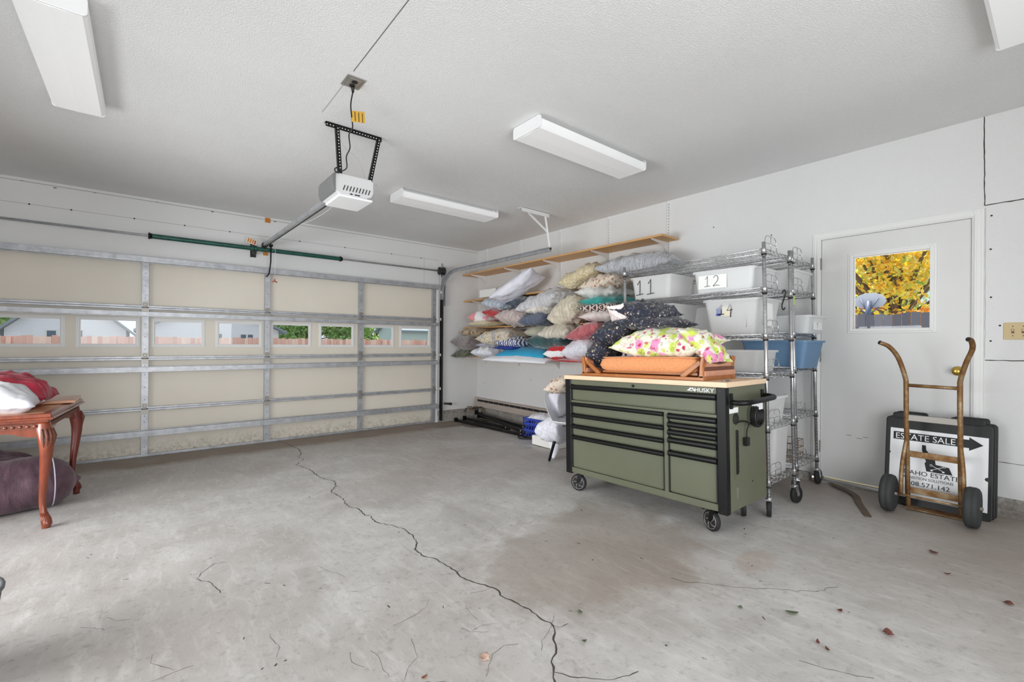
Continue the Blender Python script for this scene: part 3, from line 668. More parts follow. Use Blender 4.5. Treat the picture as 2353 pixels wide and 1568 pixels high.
def house(label, x0, x1, y0, y1, zb, ze, zr, gable_x, wins, m_='siding', over=.5, z_win=None):
    t = thing('house', label, 'house', ((x0 + x1) / 2, (y0 + y1) / 2, zb))
    w = MB().box(x0, x1, y0, y1, zb, ze)
    if gable_x: xm = (x0 + x1) / 2; w.prism([(x0, ze), (x1, ze), (xm, zr)], 'Y', y0, y1)
    else: ym = (y0 + y1) / 2; w.prism([(y0, ze), (y1, ze), (ym, zr)], 'X', x0, x1)
    wall = w.build('wall', m_, t); rf = MB()
    if gable_x:
        sl = (zr - ze) / (xm - x0)
        for sg in (-1, 1):
            xe = xm + sg * ((x1 - x0) / 2 + over); zz = ze - sl * over
            rf.prism([(xm, zr + .02), (xe, zz + .02), (xe, zz + .16), (xm, zr + .18)], 'Y', y0 - over, y1 + over)
    else:
        sl = (zr - ze) / (ym - y0)
        for sg in (-1, 1):
            ye = ym + sg * ((y1 - y0) / 2 + over); zz = ze - sl * over
            rf.prism([(ym, zr + .02), (ye, zz + .02), (ye, zz + .16), (ym, zr + .18)], 'X', x0 - over, x1 + over)
    rf.build('roof', 'roof_shingle', t)
    for (a0, a1, b0, b1) in wins:
        f_ = MB().box(a0 - .05, a1 + .05, y0 - .04, y0 + .02, b0 - .05, b1 + .05).build('window', 'white_trim', t)
        MB().box(a0, a1, y0 - .05, y0 - .03, b0, b1).build('pane', 'pane_dark', f_)
    return t
house('white gabled house with a pale fascia beyond the wooden fence', -4.9, -.75, 30, 37, -.8, 1.80, 3.75, True, [(-3.55, -3.25, .8, 1.72), (-2.62, -2.35, .8, 1.75)], over=.4)
house('pale blue gabled house with small square windows beyond the fence', -.05, 6.75, 32.5, 40, -.8, 1.98, 3.65, True, [(3.36, 3.62, 1.15, 1.72), (4.62, 4.90, 1.15, 1.70), (5.0, 5.27, 1.15, 1.70)], over=.45)
house('small pale green shed with a grey roof beyond the fence', 14.6, 19.0, 31, 35, -.8, 2.15, 3.0, False, [], 'shed_green', over=.3)

def fence(label, p0, p1, zb, h, bw, m_, base, single=False):
    p0, p1 = Vector(p0), Vector(p1); d = (p1 - p0); L = d.length; d.normalize(); nn = Vector((-d.y, d.x, 0))
    t = thing('fence', label, 'fence', (p0.x, p0.y, zb)); rn = random.Random(int(L * 10)); mb = MB(); k = 0
    while k * (bw + .008) < L:
        c = p0 + d * (k * (bw + .008)); hh = h + rn.uniform(-.025, .025); q = c + d * bw
        z0_, z1_ = zb, zb + hh; th = nn * .02
        poly = [c, c + d * bw]
        vs = [c + th * 0, q + th * 0, q + th, c + th]; ch = bw * .25
        lo = [Vector((v.x, v.y, z0_)) for v in vs]; hi = [Vector((v.x, v.y, z1_)) for v in vs]
        mb.add(lo + hi, [(0, 1, 2, 3)[::-1], (4, 5, 6, 7), (0, 1, 5, 4), (1, 2, 6, 5), (2, 3, 7, 6), (3, 0, 4, 7)]); k += 1
        if single: mb.build('board', m_, t); mb = MB()
    if not single: tag(mb.build('boards', m_, t), kind='stuff')
    for zz in (zb + .35, zb + h - .3):
        MB().beam(p0 + Vector((0, 0, zz)) - nn * .03, p1 + Vector((0, 0, zz)) - nn * .03, .04, .09).build('rail', m_, t)
    for j in range(int(L / 2.4) + 1):
        c = p0 + d * (j * 2.4) - nn * .05; MB().box(c.x - .045, c.x + .045, c.y - .045, c.y + .045, zb, zb + h - .05).build('post', m_, t)
fence('low brown board fence across the driveway', (-8, 20, 0), (16, 20.9, 0), -.42, 1.84, .125, 'fence_wood', 0)
fence('weathered grey board fence across the side yard', (12, -3, 0), (12, 9, 0), .05, 1.92, .14, 'fence_grey', 0, True)

def tree(label, loc, blobs, m_, n, size, seed, trunk=(.14, 2.0)):
    t = thing('tree', label, 'tree', loc); rn = random.Random(seed); x, y, z = loc
    MB().tube([(x, y, z), (x + .05, y, z + trunk[1] * .5), (x - .04, y + .05, z + trunk[1])], [trunk[0], trunk[0] * .8, trunk[0] * .6], 8).build('trunk', 'trunk', t)
    br = MB()
    for (bx_, by_, bz_, br_) in blobs: br.tube([(x, y, z + trunk[1] * .8), ((x + bx_) / 2, (y + by_) / 2, bz_ * .6 + (z + trunk[1] * .8) * .4), (bx_, by_, bz_)], [trunk[0] * .4, trunk[0] * .25, .02], 5)
    br.build('branches', 'trunk', t); mb = MB(); tot = sum(b[3] ** 2 for b in blobs)
    for (bx_, by_, bz_, rr) in blobs:
        for _ in range(int(n * rr ** 2 / tot)):
            v = Vector((rn.gauss(0, 1), rn.gauss(0, 1), rn.gauss(0, 1))).normalized() * rr * rn.uniform(.35, 1.0) ** .5
            c = Vector((bx_, by_, bz_)) + v; a_ = Vector((rn.uniform(-1, 1), rn.uniform(-1, 1), rn.uniform(-1, 1))).normalized(); b_ = a_.orthogonal().normalized()
            if rn.random() < .5: b_ = a_.cross(b_)
            s_ = size * rn.uniform(.6, 1.3); mb.add([c + a_ * s_, c + b_ * s_ * .55, c - a_ * s_, c - b_ * s_ * .55], [(0, 1, 2, 3)])
    tag(mb.build('foliage', m_, t, recalc=False), kind='stuff'); return t
rn = random.Random(5)
def crown(x0, x1, y0, y1, z0, z1, k, r0, r1, s): 
    q = random.Random(s); return [(q.uniform(x0, x1), q.uniform(y0, y1), q.uniform(z0, z1), q.uniform(r0, r1)) for _ in range(k)]
tree('broad golden autumn maple behind the grey fence', (16.0, 3.0, 0), crown(14.6, 17.5, .6, 5.6, 2.2, 5.2, 26, .6, 1.1, 1), 'yellow_leaves', 9000, .085, 1, (.16, 2.4))
tree('green leaved tree behind the golden maple', (22.5, 4.6, 0), crown(21.0, 23.5, 1.5, 7.5, 2.0, 5.5, 18, .8, 1.3, 2), 'green_leaves', 5000, .13, 2, (.16, 2.4))
tree('low amber shrub in front of the golden maple', (13.6, 1.6, 0), crown(13.25, 13.9, .4, 4.2, 1.5, 2.15, 14, .25, .42, 3), 'amber_leaves', 2600, .06, 3, (.05, 1.2))
tree('bushy green tree behind the brown fence', (11, 45, -.8), crown(8.0, 18.0, 43.5, 47.5, 1.2, 5.2, 30, 1.1, 1.9, 4), 'green_leaves', 9000, .22, 4, (.2, 2))
tree('large leafy tree beyond the pale green shed', (22, 54, -.8), crown(12, 30, 52, 57, 1.5, 6.5, 24, 1.6, 2.6, 6), 'green_leaves', 5000, .32, 6, (.25, 2.5))
tree('dark green tree beside the gabled house', (-11, 46, -.8), crown(-15, -6.0, 43.5, 47, 1.5, 6.5, 18, 1.3, 2.2, 5), 'green_leaves', 6000, .26, 5, (.25, 2.5))
# basketball backboard seen from behind
bb = thing('basketball_hoop', 'white fan shaped backboard on a post by the grey fence', 'basketball hoop', (12.6, 2.86, .05))
fan = [(-.36, 0.), (-.28, -.14), (-.12, -.17), (.12, -.17), (.28, -.14), (.36, 0.), (.34, .1), (.25, .2), (.1, .26), (-.1, .26), (-.25, .2), (-.34, .1)]
MB().prism([(2.86 + p[0] * .82, 2.29 + p[1] * .78) for p in fan], 'X', 12.70, 12.73).build('backboard', 'board_back', bb, bevel=.005)
MB().tube([(12.55, 2.86, .05), (12.55, 2.86, 1.95), (12.64, 2.86, 2.3)], .05, 10).build('post', 'pole_blue', bb)
br = MB()
for sg in (-1, 1): br.tube([(12.56, 2.86, 2.02), (12.67, 2.86 + sg * .16, 2.36)], .014, 6); br.tube([(12.56, 2.86, 1.98), (12.67, 2.86 + sg * .18, 2.16)], .014, 6)
br.build('brace', 'pole_blue', bb)
MB().tube([(12.95 + .2 * cos(q * pi / 8), 2.86 + .2 * sin(q * pi / 8), 2.16) for q in range(16)], .01, 6, True).build('rim', 'handle_red', bb)

# ------------------------------------------------------------------ overhead-door hardware
tr = thing('door_track', 'galvanised door track curving up beside the overhead door', 'door track', (3.74, 6.43, 0))
tx = 3.735
path = [(tx, 6.455, .03), (tx, 6.455, 1.0), (tx, 6.455, 2.0)] + [(tx + .02 * k / 8, 6.455 - .38 * (1 - cos(pi / 2 * k / 8)), 2.07 + .37 * sin(pi / 2 * k / 8)) for k in range(9)] + [(3.775, 5.2, 2.441), (3.79, 3.965, 2.443)]
def channel(path, w, d, nrm):
    """C-shaped channel swept along a path lying in a YZ plane; opens towards -X"""
    mb = MB(); P = [Vector(p) for p in path]; prof = [(0, -w), (d, -w), (d, w), (0, w), (0, w - .008), (.004, w - .008), (.004, w - .004), (d - .004, w - .004), (d - .004, -w + .004), (.004, -w + .004), (.004, -w + .008), (0, -w + .008)]
    vs = []; fs = []; n = len(prof)
    for i, p in enumerate(P):
        t_ = (P[min(i + 1, len(P) - 1)] - P[max(0, i - 1)]).normalized(); nn = Vector((1, 0, 0)).cross(t_).normalized()
        for (q, r_) in prof: vs.append(p + Vector((q, 0, 0)) + nn * r_)
        if i: fs += [((i - 1) * n + k, (i - 1) * n + (k + 1) % n, i * n + (k + 1) % n, i * n + k) for k in range(n)]
    fs.append(tuple(range(n))); fs.append(tuple((len(P) - 1) * n + k for k in range(n))); return mb.add(vs, fs)
channel(path[:3], .026, .030, 0).build('vertical_track', 'dark_steel', tr)
channel(path[2:], .026, .030, 0).build('horizontal_track', 'galvanised', tr)
MB().box(3.765, 3.80, YB - .03, YB, .05, 2.55).box(3.795, 3.80, YB - .09, YB, 1.9, 2.5).box(3.765, 3.80, YB - .004, YB, .02, 2.6).build('wall_angle', 'galvanised', tr)
MB().beam((3.805, 3.98, 2.46), (3.79, 4.05, H - .03), .03, .004, (1, 0, 0)).beam((3.55, 4.09, H - .03), (3.80, 4.02, 2.66), .028, .004, (0, 1, 0)).build('hanger', 'white_metal', tr)
MB().box(3.40, 3.84, 4.03, 4.11, H - .004, H).box(3.40, 3.84, 4.03, 4.034, H - .05, H).build('ceiling_angle', 'white_metal', tr)
MB().cyl((3.785, 3.955, 2.443), (3.80, 3.955, 2.443), .012, n=8).build('end_bolt', 'dark_steel', tr)
MB().tube([(3.80, 6.44, .305), (3.90, 6.40, .295)], .016, 8).cyl((3.895, 6.41, .295), (3.905, 6.385, .295), .022, n=10).build('slide_bolt', 'dark_steel', tr)
for z in (.55, 1.1, 1.68, 2.12): MB().cyl((3.66, 6.455, z), (3.74, 6.455, z), .006, n=6).cyl((3.735, 6.455, z), (3.752, 6.455, z), .022, n=12).build('roller', 'white_metal', tr)
ts = thing('torsion_shaft', 'steel torsion shaft with two dark green springs above the door', 'torsion spring', (1.22, 6.42, 2.455))
MB().cyl((-1.45, 6.41, 2.456), (3.80, 6.41, 2.456), .0125, n=10).build('shaft', 'galvanised', ts)
for (x0, x1) in ((.055, 1.03), (1.075, 2.10)):
    prof = []; k = int((x1 - x0) / .0085)
    for i in range(k + 1): prof += [(i * (x1 - x0) / k - .0028, .0245), (i * (x1 - x0) / k + .0014, .0285)]
    MB().lathe(prof, (x0, 6.41, 2.456), (1, 0, 0), 14).build('spring', 'spring_green', ts)
for x in (.04, 2.115): MB().lathe([(-.02, .018), (-.018, .036), (-.006, .036), (-.004, .03), (.012, .03), (.02, .02)], (x, 6.41, 2.456), (1, 0, 0), 14).build('winding_cone', 'black_paint', ts)
MB().lathe([(-.03, .028), (-.028, .036), (-.01, .036), (-.008, .03), (.008, .03), (.01, .036), (.028, .036), (.03, .028)], (1.052, 6.41, 2.456), (1, 0, 0), 14).build('center_cone', 'spring_green', ts)
MB().box(1.035, 1.069, 6.37, YB, 2.385, 2.43).box(1.047, 1.057, 6.385, YB, 2.39, 2.50).box(1.02, 1.085, YB - .006, YB, 2.36, 2.56).build('bearing_bracket', 'dark_steel', ts)
MB().lathe([(-.04, .05), (-.036, .066), (-.028, .06), (.0, .055), (.03, .06), (.04, .066), (.044, .04)], (3.715, 6.41, 2.456), (1, 0, 0), 18).build('cable_drum', 'dark_steel', ts)
MB().box(3.765, 3.771, 6.34, YB, 2.38, 2.52).build('end_bracket', 'galvanised', ts)
MB().cyl((3.70, 6.47, .1), (3.70, 6.44, 2.41), .002, n=5).build('lift_cable', 'dark_steel', ts)

# opener
op = thing('door_opener', 'pale grey garage door opener hung from black perforated angles', 'door opener', (1.2, 3.45, 2.37))
def perforated(mb_, holes, p0, p1, w, dirw, dirn, pitch=.0215, r_=.0042):
    """angle iron p0->p1: one leg along dirw, one along dirn; holes are small pale discs proud of the leg facing the camera"""
    p0, p1 = Vector(p0), Vector(p1); dw, dn = Vector(dirw).normalized(), Vector(dirn).normalized(); d = (p1 - p0).normalized(); L = (p1 - p0).length
    for (ua, ub) in ((dw, dn), (dn, dw)):
        vs = [p0, p0 + ua * w, p1 + ua * w, p1]; e = ub * .003
        vv = vs + [v + e for v in vs]; mb_.add(vv, [(0, 1, 2, 3), (7, 6, 5, 4), (0, 4, 5, 1), (1, 5, 6, 2), (2, 6, 7, 3), (3, 7, 4, 0)])
    n = int(L / pitch)
    for i in range(n):
        c = p0 + d * (pitch * (i + .5)) + dw * w * .55; nn = -dn
        holes.cyl(c - dn * .0006, c + dn * .001, r_, n=6, smooth=False)
bar, hol = MB(), MB()
perforated(bar, hol, (1.0, 3.38, H - .002), (1.42, 3.38, H - .002), .034, (0, 0, -1), (0, 1, 0))
bar.build('ceiling_angle', 'black_paint', op); hol.build('punched_holes', 'paper', op)
for (xa, xb) in ((1.068, 1.10), (1.385, 1.325)):
    bar, hol = MB(), MB(); perforated(bar, hol, (xa, 3.375, H - .02), (xb, 3.40, 2.53), .028, (1, 0, 0), (0, 1, 0))
    bar.build('hanger_angle', 'black_paint', op); hol.build('punched_holes', 'paper', op)
bd = MB(); sec_ = [(-.145, .0, .055), (-.15, .03, .12)]
prof2 = [(1.045, 2.44), (1.065, 2.395), (1.10, 2.378), (1.30, 2.385), (1.335, 2.40), (1.352, 2.43), (1.352, 2.515), (1.33, 2.535), (1.07, 2.535), (1.048, 2.52)]
bd.prism(prof2, 'Y', 3.36, 3.68); motor = bd.build('motor_housing', 'opener_grey', op, bevel=.008)
MB().prism([(1.04, 2.44), (1.05, 2.40), (1.066, 2.39), (1.066, 2.53), (1.05, 2.525), (1.04, 2.50)], 'Y', 3.352, 3.69).build('side_cover', 'opener_dark', op, bevel=.004)
MB().box(1.09, 1.345, 3.36, 3.68, 2.366, 2.384).build('light_lens', 'sign_white', op, bevel=.006)
for k in range(9):
    x = 1.125 + k * .0235; MB().beam((x - .004, 3.3585, 2.415), (x + .008, 3.3585, 2.452), .006, .004, (0, 1, 0)).build('vent_slot', 'slot_dark', motor)
for x in (1.18, 1.215, 1.235): MB().ball((x, 3.358, 2.395), .012, .003, .005, 8, 6).build('control_button', 'slot_dark', motor)
MB().box(1.16, 1.24, 3.42, 3.55, 2.53, 2.545).build('top_bracket', 'black_paint', op)
R0, R1 = Vector((1.165, 3.66, 2.462)), Vector((1.172, 6.42, 2.522))
rl = MB().beam(R0, R1, .044, .036); rl.build('rail', 'galvanised', op)
MB().beam(R0 + Vector((.016, 0, -.022)), R1 + Vector((.012, 0, -.022)), .006, .008).build('chain', 'black_paint', op)
MB().box(1.145, 1.20, 6.40, YB, 2.50, 2.545).build('header_bracket', 'dark_steel', op)
MB().tube([(1.222, 6.33, 2.51), (1.222, 6.34, 2.30), (1.21, 6.36, 2.16), (1.20, 6.40, 2.13), (1.19, 6.44, 2.125)], .008, 6).build('arm', 'black_paint', op)
MB().box(1.205, 1.235, 6.28, 6.36, 2.488, 2.512).build('trolley', 'black_paint', op)
MB().cyl((1.266, 6.30, 2.49), (1.266, 6.32, 2.09), .0022, n=5).build('release_rope', 'sign_white', op)
MB().tube([(1.266, 6.32, 2.09), (1.266, 6.32, 2.065)], [.004, .006], 6).tube([(1.240, 6.32, 2.048), (1.266, 6.32, 2.062), (1.292, 6.32, 2.045)], .007, 6).build('release_handle', 'handle_red', op)
cord = smooth_path([(.985, 2.79, 2.845), (.997, 2.86, 2.797), (1.035, 2.95, 2.761), (1.076, 3.05, 2.745), (1.070, 3.10, 2.711), (1.112, 3.20, 2.667), (1.108, 3.26, 2.624), (1.132, 3.32, 2.57), (1.108, 3.345, 2.545), (1.085, 3.35, 2.535)], 6)
MB().tube(cord, .0042, 7).build('power_cord', 'cord_black', op)
MB().tube([(1.075 + .022 * cos(q * .7), 3.352 - .004 * q * .2, 2.543 + .018 * sin(q * .7)) for q in range(20)], .004, 6).build('coiled_cord', 'cord_black', op)
MB().cyl((.978, 2.775, 2.866), (.987, 2.795, 2.838), .013, .006, 10).build('plug', 'cord_black', op)
tg = MB().add([(1.030, 2.945, 2.802), (1.112, 2.93, 2.815), (1.118, 2.93, 2.742), (1.034, 2.945, 2.732), (1.030, 2.9465, 2.802), (1.112, 2.9315, 2.815), (1.118, 2.9315, 2.742), (1.034, 2.9465, 2.732)], [(0, 1, 2, 3), (7, 6, 5, 4), (0, 4, 5, 1), (1, 5, 6, 2), (2, 6, 7, 3), (3, 7, 4, 0)]).build('warning_tag', 'tag_yellow', op)
for k in range(3): MB().beam((1.052 + k * .023, 2.9395 - k * .0042, 2.80), (1.055 + k * .023, 2.9395 - k * .0042, 2.74), .004, .0015, (0, 1, 0)).build('tag_print', 'ink', tg)
MB().tube(smooth_path([(1.075, 3.37, 2.83), (1.12, 3.36, 2.74), (1.20, 3.35, 2.68), (1.25, 3.35, 2.62), (1.285, 3.36, 2.54)], 5), .0012, 4).tube(smooth_path([(1.30, 3.36, 2.53), (1.36, 3.37, 2.505), (1.385, 3.38, 2.515)], 5), .0012, 4).build('bell_wire', 'wire_grey', op)
MB().tube(smooth_path([(1.19, 3.75, 2.44), (1.24, 4.1, 2.455), (1.22, 4.5, 2.45), (1.19, 5.0, 2.47), (1.215, 5.7, 2.47), (1.24, 6.2, 2.45), (1.24, 6.45, 2.44)], 5), .0018, 4).build('sensor_wire', 'sign_white', op)
ou = thing('ceiling_outlet', 'grey metal ceiling outlet with the opener cord plugged in', 'outlet', (.98, 2.77, H - .02))
MB().box(.925, 1.035, 2.705, 2.835, H - .006, H).box(.945, 1.015, 2.72, 2.82, H - .012, H - .004).build('cover_plate', 'wire_grey', ou, bevel=.002)
MB().cyl((.98, 2.745, H - .016), (.98, 2.745, H - .010), .017, n=14).cyl((.98, 2.79, H - .016), (.98, 2.79, H - .010), .017, n=14).build('socket', 'slot_dark', ou)
# taped-up scraps on the header
MB().box(1.184, 1.245, YB - .006, YB, 2.825, 2.884).build('wood_block', 'orange_card', loc=(1.214, YB, 2.825))
tag(bpy.data.objects['wood_block'], 'small orange wooden block high on the wall by the opener rail', 'wood block')
b2 = MB().box(1.165, 1.215, YB - .02, YB, 2.40, 2.45).build('wood_block', 'orange_card', loc=(1.19, YB, 2.40)); tag(b2, 'small tan wooden block on the wall behind the green spring', 'wood block')
MB().box(-.058, .058, -.004, .004, -.036, .036).build('caution_tag', 'tape_cream', loc=(0, 0, 0), bevel=.008)
ct = bpy.data.objects['caution_tag']; ct.location = (1.015, 6.372, 2.535); ct.rotation_euler = (0, radians(14), 0); tag(ct, 'cream and orange warning tag hanging at the green spring', 'tag')
for k in range(3): MB().box(-.045 + k * .026, -.03 + k * .026, -.0052, -.004, -.025, .025).build('tag_stripe', 'orange_card', ct)
MB().box(.03, .046, -.0055, -.004, -.03, .022).build('tag_print', 'handle_red', ct)

# ------------------------------------------------------------------ ceiling lights
def fixture(label, cx, cy, L, W, along, group='fluorescent wraparound ceiling lights'):
    t = thing('ceiling_light', label, 'ceiling light', (cx, cy, H - .095), group, world=False)
    if along == 'Y': t.rotation_euler = (0, 0, pi / 2)
    z1 = .095
    MB().box(-L / 2 + .014, L / 2 - .014, -W / 2 + .05, W / 2 - .05, .035, z1).build('housing', 'white_metal', t)
    pf = [(-W / 2, .062), (-W / 2 + .004, .018), (-W / 2 + .02, .004), (0, 0.), (W / 2 - .02, .004), (W / 2 - .004, .018), (W / 2, .062), (W / 2 - .012, .064), (W / 2 - .016, .02), (0, .008), (-W / 2 + .016, .02), (-W / 2 + .012, .064)]
    MB().prism(pf, 'X', -L / 2 + .012, L / 2 - .012).build('diffuser', 'lamp_diffuser', t)
    ends = rrect(W, .09, .02, 4)
    for sg in (-1, 1): MB().prism([(p[0], p[1] + .048) for p in ends], 'X', sg * (L / 2) - (.012 if sg > 0 else 0), sg * (L / 2) + (.012 if sg < 0 else 0)).build('end_cap', 'white_metal', t, bevel=.003)
    MB().box(-L / 2 + .05, L / 2 - .05, -W / 2 + .048, -W / 2 + .052, .07, z1 - .004).box(-L / 2 + .05, L / 2 - .05, W / 2 - .052, W / 2 - .048, .07, z1 - .004).build('reflector_edge', 'opener_grey', t)
    return t
fixture('white wraparound light parallel to the overhead door, nearest to it', 2.66, 4.47, 1.24, .30, 'X')
fixture('white wraparound light casting a shadow, halfway to the side door', 2.73, 2.46, 1.24, .30, 'X')
fixture('wraparound light set at right angles to the other lights', -.345, 3.50, 1.24, .26, 'Y')
fixture('white wraparound light above the switch plate corner', 2.74, .09, 1.24, .32, 'X')
# switch plate
sw = thing('switch_plate', 'tan plastic multi-gang light switch plate', 'light switch', (XR, .20, 1.35))
MB().box(XR - .006, XR, .10, .286, 1.35, 1.464).build('plate', 'switch_tan', sw, bevel=.003)
for y in (.243, .197, .151):
    MB().box(XR - .0075, XR - .005, y - .006, y + .006, 1.392, 1.420).build('toggle_slot', 'strip_brown', sw); MB().box(XR - .014, XR - .006, y - .0045, y + .0045, 1.405, 1.418).build('toggle', 'switch_tan', sw)
    for z in (1.375, 1.438): MB().cyl((XR - .0075, y, z), (XR - .005, y, z), .003, n=8).build('screw', 'slot_dark', sw)

# ------------------------------------------------------------------ wall shelves on slotted standards
STD_Y = [6.238, 5.356, 4.498, 3.649, 2.812]
SH = [(2.452, 6.49, 2.675, 4.165), (2.012, 6.49, 3.72, 4.19), (1.560, 6.49, 3.33, 4.19), (1.086, 6.49, 3.30, 4.19)]  # top z, far y, near y, front x
names = ['topmost', 'second from the top', 'third from the top', 'lowest']
for i, (zt, ya, yb, xf) in enumerate(SH):
    b = box('shelf_board', xf, XR - .025, yb, ya, zt - .022, zt, 'shelf_wood', bevel=.004, loc=((xf + XR) / 2, (ya + yb) / 2, zt - .022))
    tag(b, ['bare tan shelf board, topmost on the slotted standards', 'tan shelf board carrying the leaning white pillow and foam block', 'tan shelf board under the navy satin and champagne pillows', 'lowest shelf board, hidden under the turquoise pillow'][i], 'shelf', 'boards of the wall shelving')
sd = ['in the corner by the overhead door', 'second from the corner', 'third from the corner', 'fourth from the corner', 'farthest from the corner, at the bare shelf end']
for i, y in enumerate(STD_Y):
    t = thing('shelf_standard', 'white slotted shelf standard with brackets, ' + sd[i], 'shelf standard', (XR, y, 1.0), 'slotted standards of the wall shelving')
    MB().box(XR - .012, XR, y - .013, y - .010, .98, H).box(XR - .012, XR, y + .010, y + .013, .98, H).box(XR - .004, XR, y - .012, y + .012, .98, H).build('standard', 'white_metal', t)
    sl = MB()
    for k in range(60):
        z = 1.0 + k * .0318
        if z < H - .03: sl.box(XR - .0047, XR - .0035, y - .003, y + .003, z, z + .014)
    sl.build('slots', 'pin_hole', t)
    for (zt, ya, yb, xf) in SH:
        if yb - .02 < y < ya + .02:
            zz = zt - .0225; pf = [(XR - .010, zz), (xf + .015, zz), (xf + .015, zz - .012), (xf + .05, zz - .018), (XR - .09, zz - .045), (XR - .03, zz - .10), (XR - .010, zz - .12)]
            MB().prism(pf, 'Y', y - .004, y + .004).build('bracket', 'white_metal', t)

# ------------------------------------------------------------------ pillows
fabric('olive_velvet', (84, 88, 52), (48, 52, 30), .7, .6, coarse=16)
fabric('taupe_velvet', (150, 140, 138), (108, 98, 98), .7, .6, coarse=14, stretch=(1, 2.5, 1))
fabric('white_crinkle', (238, 240, 246), (196, 200, 212), .8, .3, coarse=11, bump=.7, stretch=(1, 1.6, 1))
fabric('lilac_cloth', (196, 194, 210), (160, 158, 176)); fabric('dark_teal', (14, 78, 78), (6, 44, 48), .7, .5, coarse=6, bump=.5)
fabric('cream_pleat', (232, 224, 208), (176, 166, 148), .6, .3, coarse=8, bump=.9, stretch=(1, 5, 1)); fabric('khaki_cloth', (190, 186, 166), (164, 160, 142))
fabric('pink_velvet', (206, 112, 118), (150, 68, 76), .7, .6, coarse=10, stretch=(1, 3, 1)); fabric('white_waffle', (240, 240, 246), (206, 206, 220), .85, .2, scale=60, coarse=40, bump=.6)
fabric('red_velvet', (196, 24, 34), (130, 10, 20), .7, .5, coarse=24); fabric('slate_satin', (70, 84, 98), (32, 40, 52), .5, .4); fabric('ivory_cloth', (228, 222, 212), (182, 176, 164), bump=.6)
satin('mauve_satin', (214, 196, 190), (118, 94, 92), 9, (1, 3, 1)); satin('navy_satin', (84, 98, 128), (26, 36, 62), 14, (1, 3.5, 1)); satin('silver_satin', (226, 226, 230), (142, 142, 150), 7, (.7, 5, 1))
satin('champagne_satin', (232, 222, 200), (150, 136, 110), 7, (1, 2, 1.5)); satin('gold_satin', (228, 214, 176), (150, 128, 80), 9, (1, 2.4, 2)); satin('bluegrey_satin', (198, 208, 222), (118, 128, 144), 12, (1, 2.5, 1))
satin('steel_satin', (206, 208, 214), (104, 106, 114), 12, (1, 4, 1)); fabric('white_pillow', (232, 232, 240), (206, 206, 218), .85, .2, scale=50, coarse=4, bump=.25)
fabric('white_jersey', (236, 236, 240), (200, 200, 208), .85, .2, coarse=5); fabric('teal_bright', (46, 168, 160), (12, 96, 96), .7, .4, coarse=5); fabric('blush_cloth', (238, 226, 222), (206, 192, 188)); fabric('grey_bag', (224, 224, 220), (176, 176, 172), .4, .1, coarse=6, bump=.7)
fabric('plum_velvet', (104, 76, 88), (66, 44, 54), .7, .15, coarse=5, bump=.5, stretch=(3, 1, 1)); fabric('crimson_velvet', (168, 24, 52), (132, 14, 38), .6, .2, coarse=6); fabric('purple_cloth', (70, 26, 66), (32, 10, 32))
floral('brown_floral', (186, 164, 134), [((120, 92, 66), .9, .30), ((216, 206, 180), 1.2, .2), ((92, 78, 60), 2.0, .18)], 12)
floral('country_floral', (216, 204, 180), [((168, 178, 188), .8, .32), ((196, 140, 96), 1.1, .22), ((150, 128, 100), 1.6, .2), ((108, 120, 136), 2.2, .16)], 11)
floral('pinkwash_floral', (238, 238, 240), [((234, 150, 156), .5, .36), ((222, 120, 130), 1.1, .18)], 8)
floral('lace_print', (222, 206, 188), [((170, 122, 96), 1.5, .3), ((240, 232, 220), 2.2, .24), ((140, 104, 86), 3, .18)], 14)
floral('navy_floral', (24, 30, 48), [((196, 184, 160), 1.6, .22), ((70, 82, 108), 1.2, .25), ((160, 110, 96), 2.3, .18), ((104, 116, 92), 2.8, .16)], 19)
floral('pink_lime_floral', (238, 236, 214), [((236, 150, 190), .55, .36), ((198, 216, 84), .62, .36), ((206, 214, 120), .9, .26), ((208, 120, 150), 1.0, .24), ((198, 30, 84), .85, .18), ((118, 58, 72), 1.5, .13)], 16, dark=(74, 44, 48))
bands('chevron_navy', [(226, 226, 232), (40, 46, 70), (214, 216, 224), (36, 52, 120)], 'X', 7., 1.6); bands('turquoise_rib', [(40, 168, 206), (24, 132, 176)], 'Y', 55)
bands('red_stripe', [(240, 240, 240), (208, 30, 40), (236, 60, 66)], 'X', 9.); bands('boucle_stripe', [(238, 230, 226), (52, 50, 54), (228, 200, 188), (60, 58, 62), (236, 232, 228), (196, 150, 140)], 'X', 8.5, .8)
mat('royal_blue', (30, 56, 146), .7)

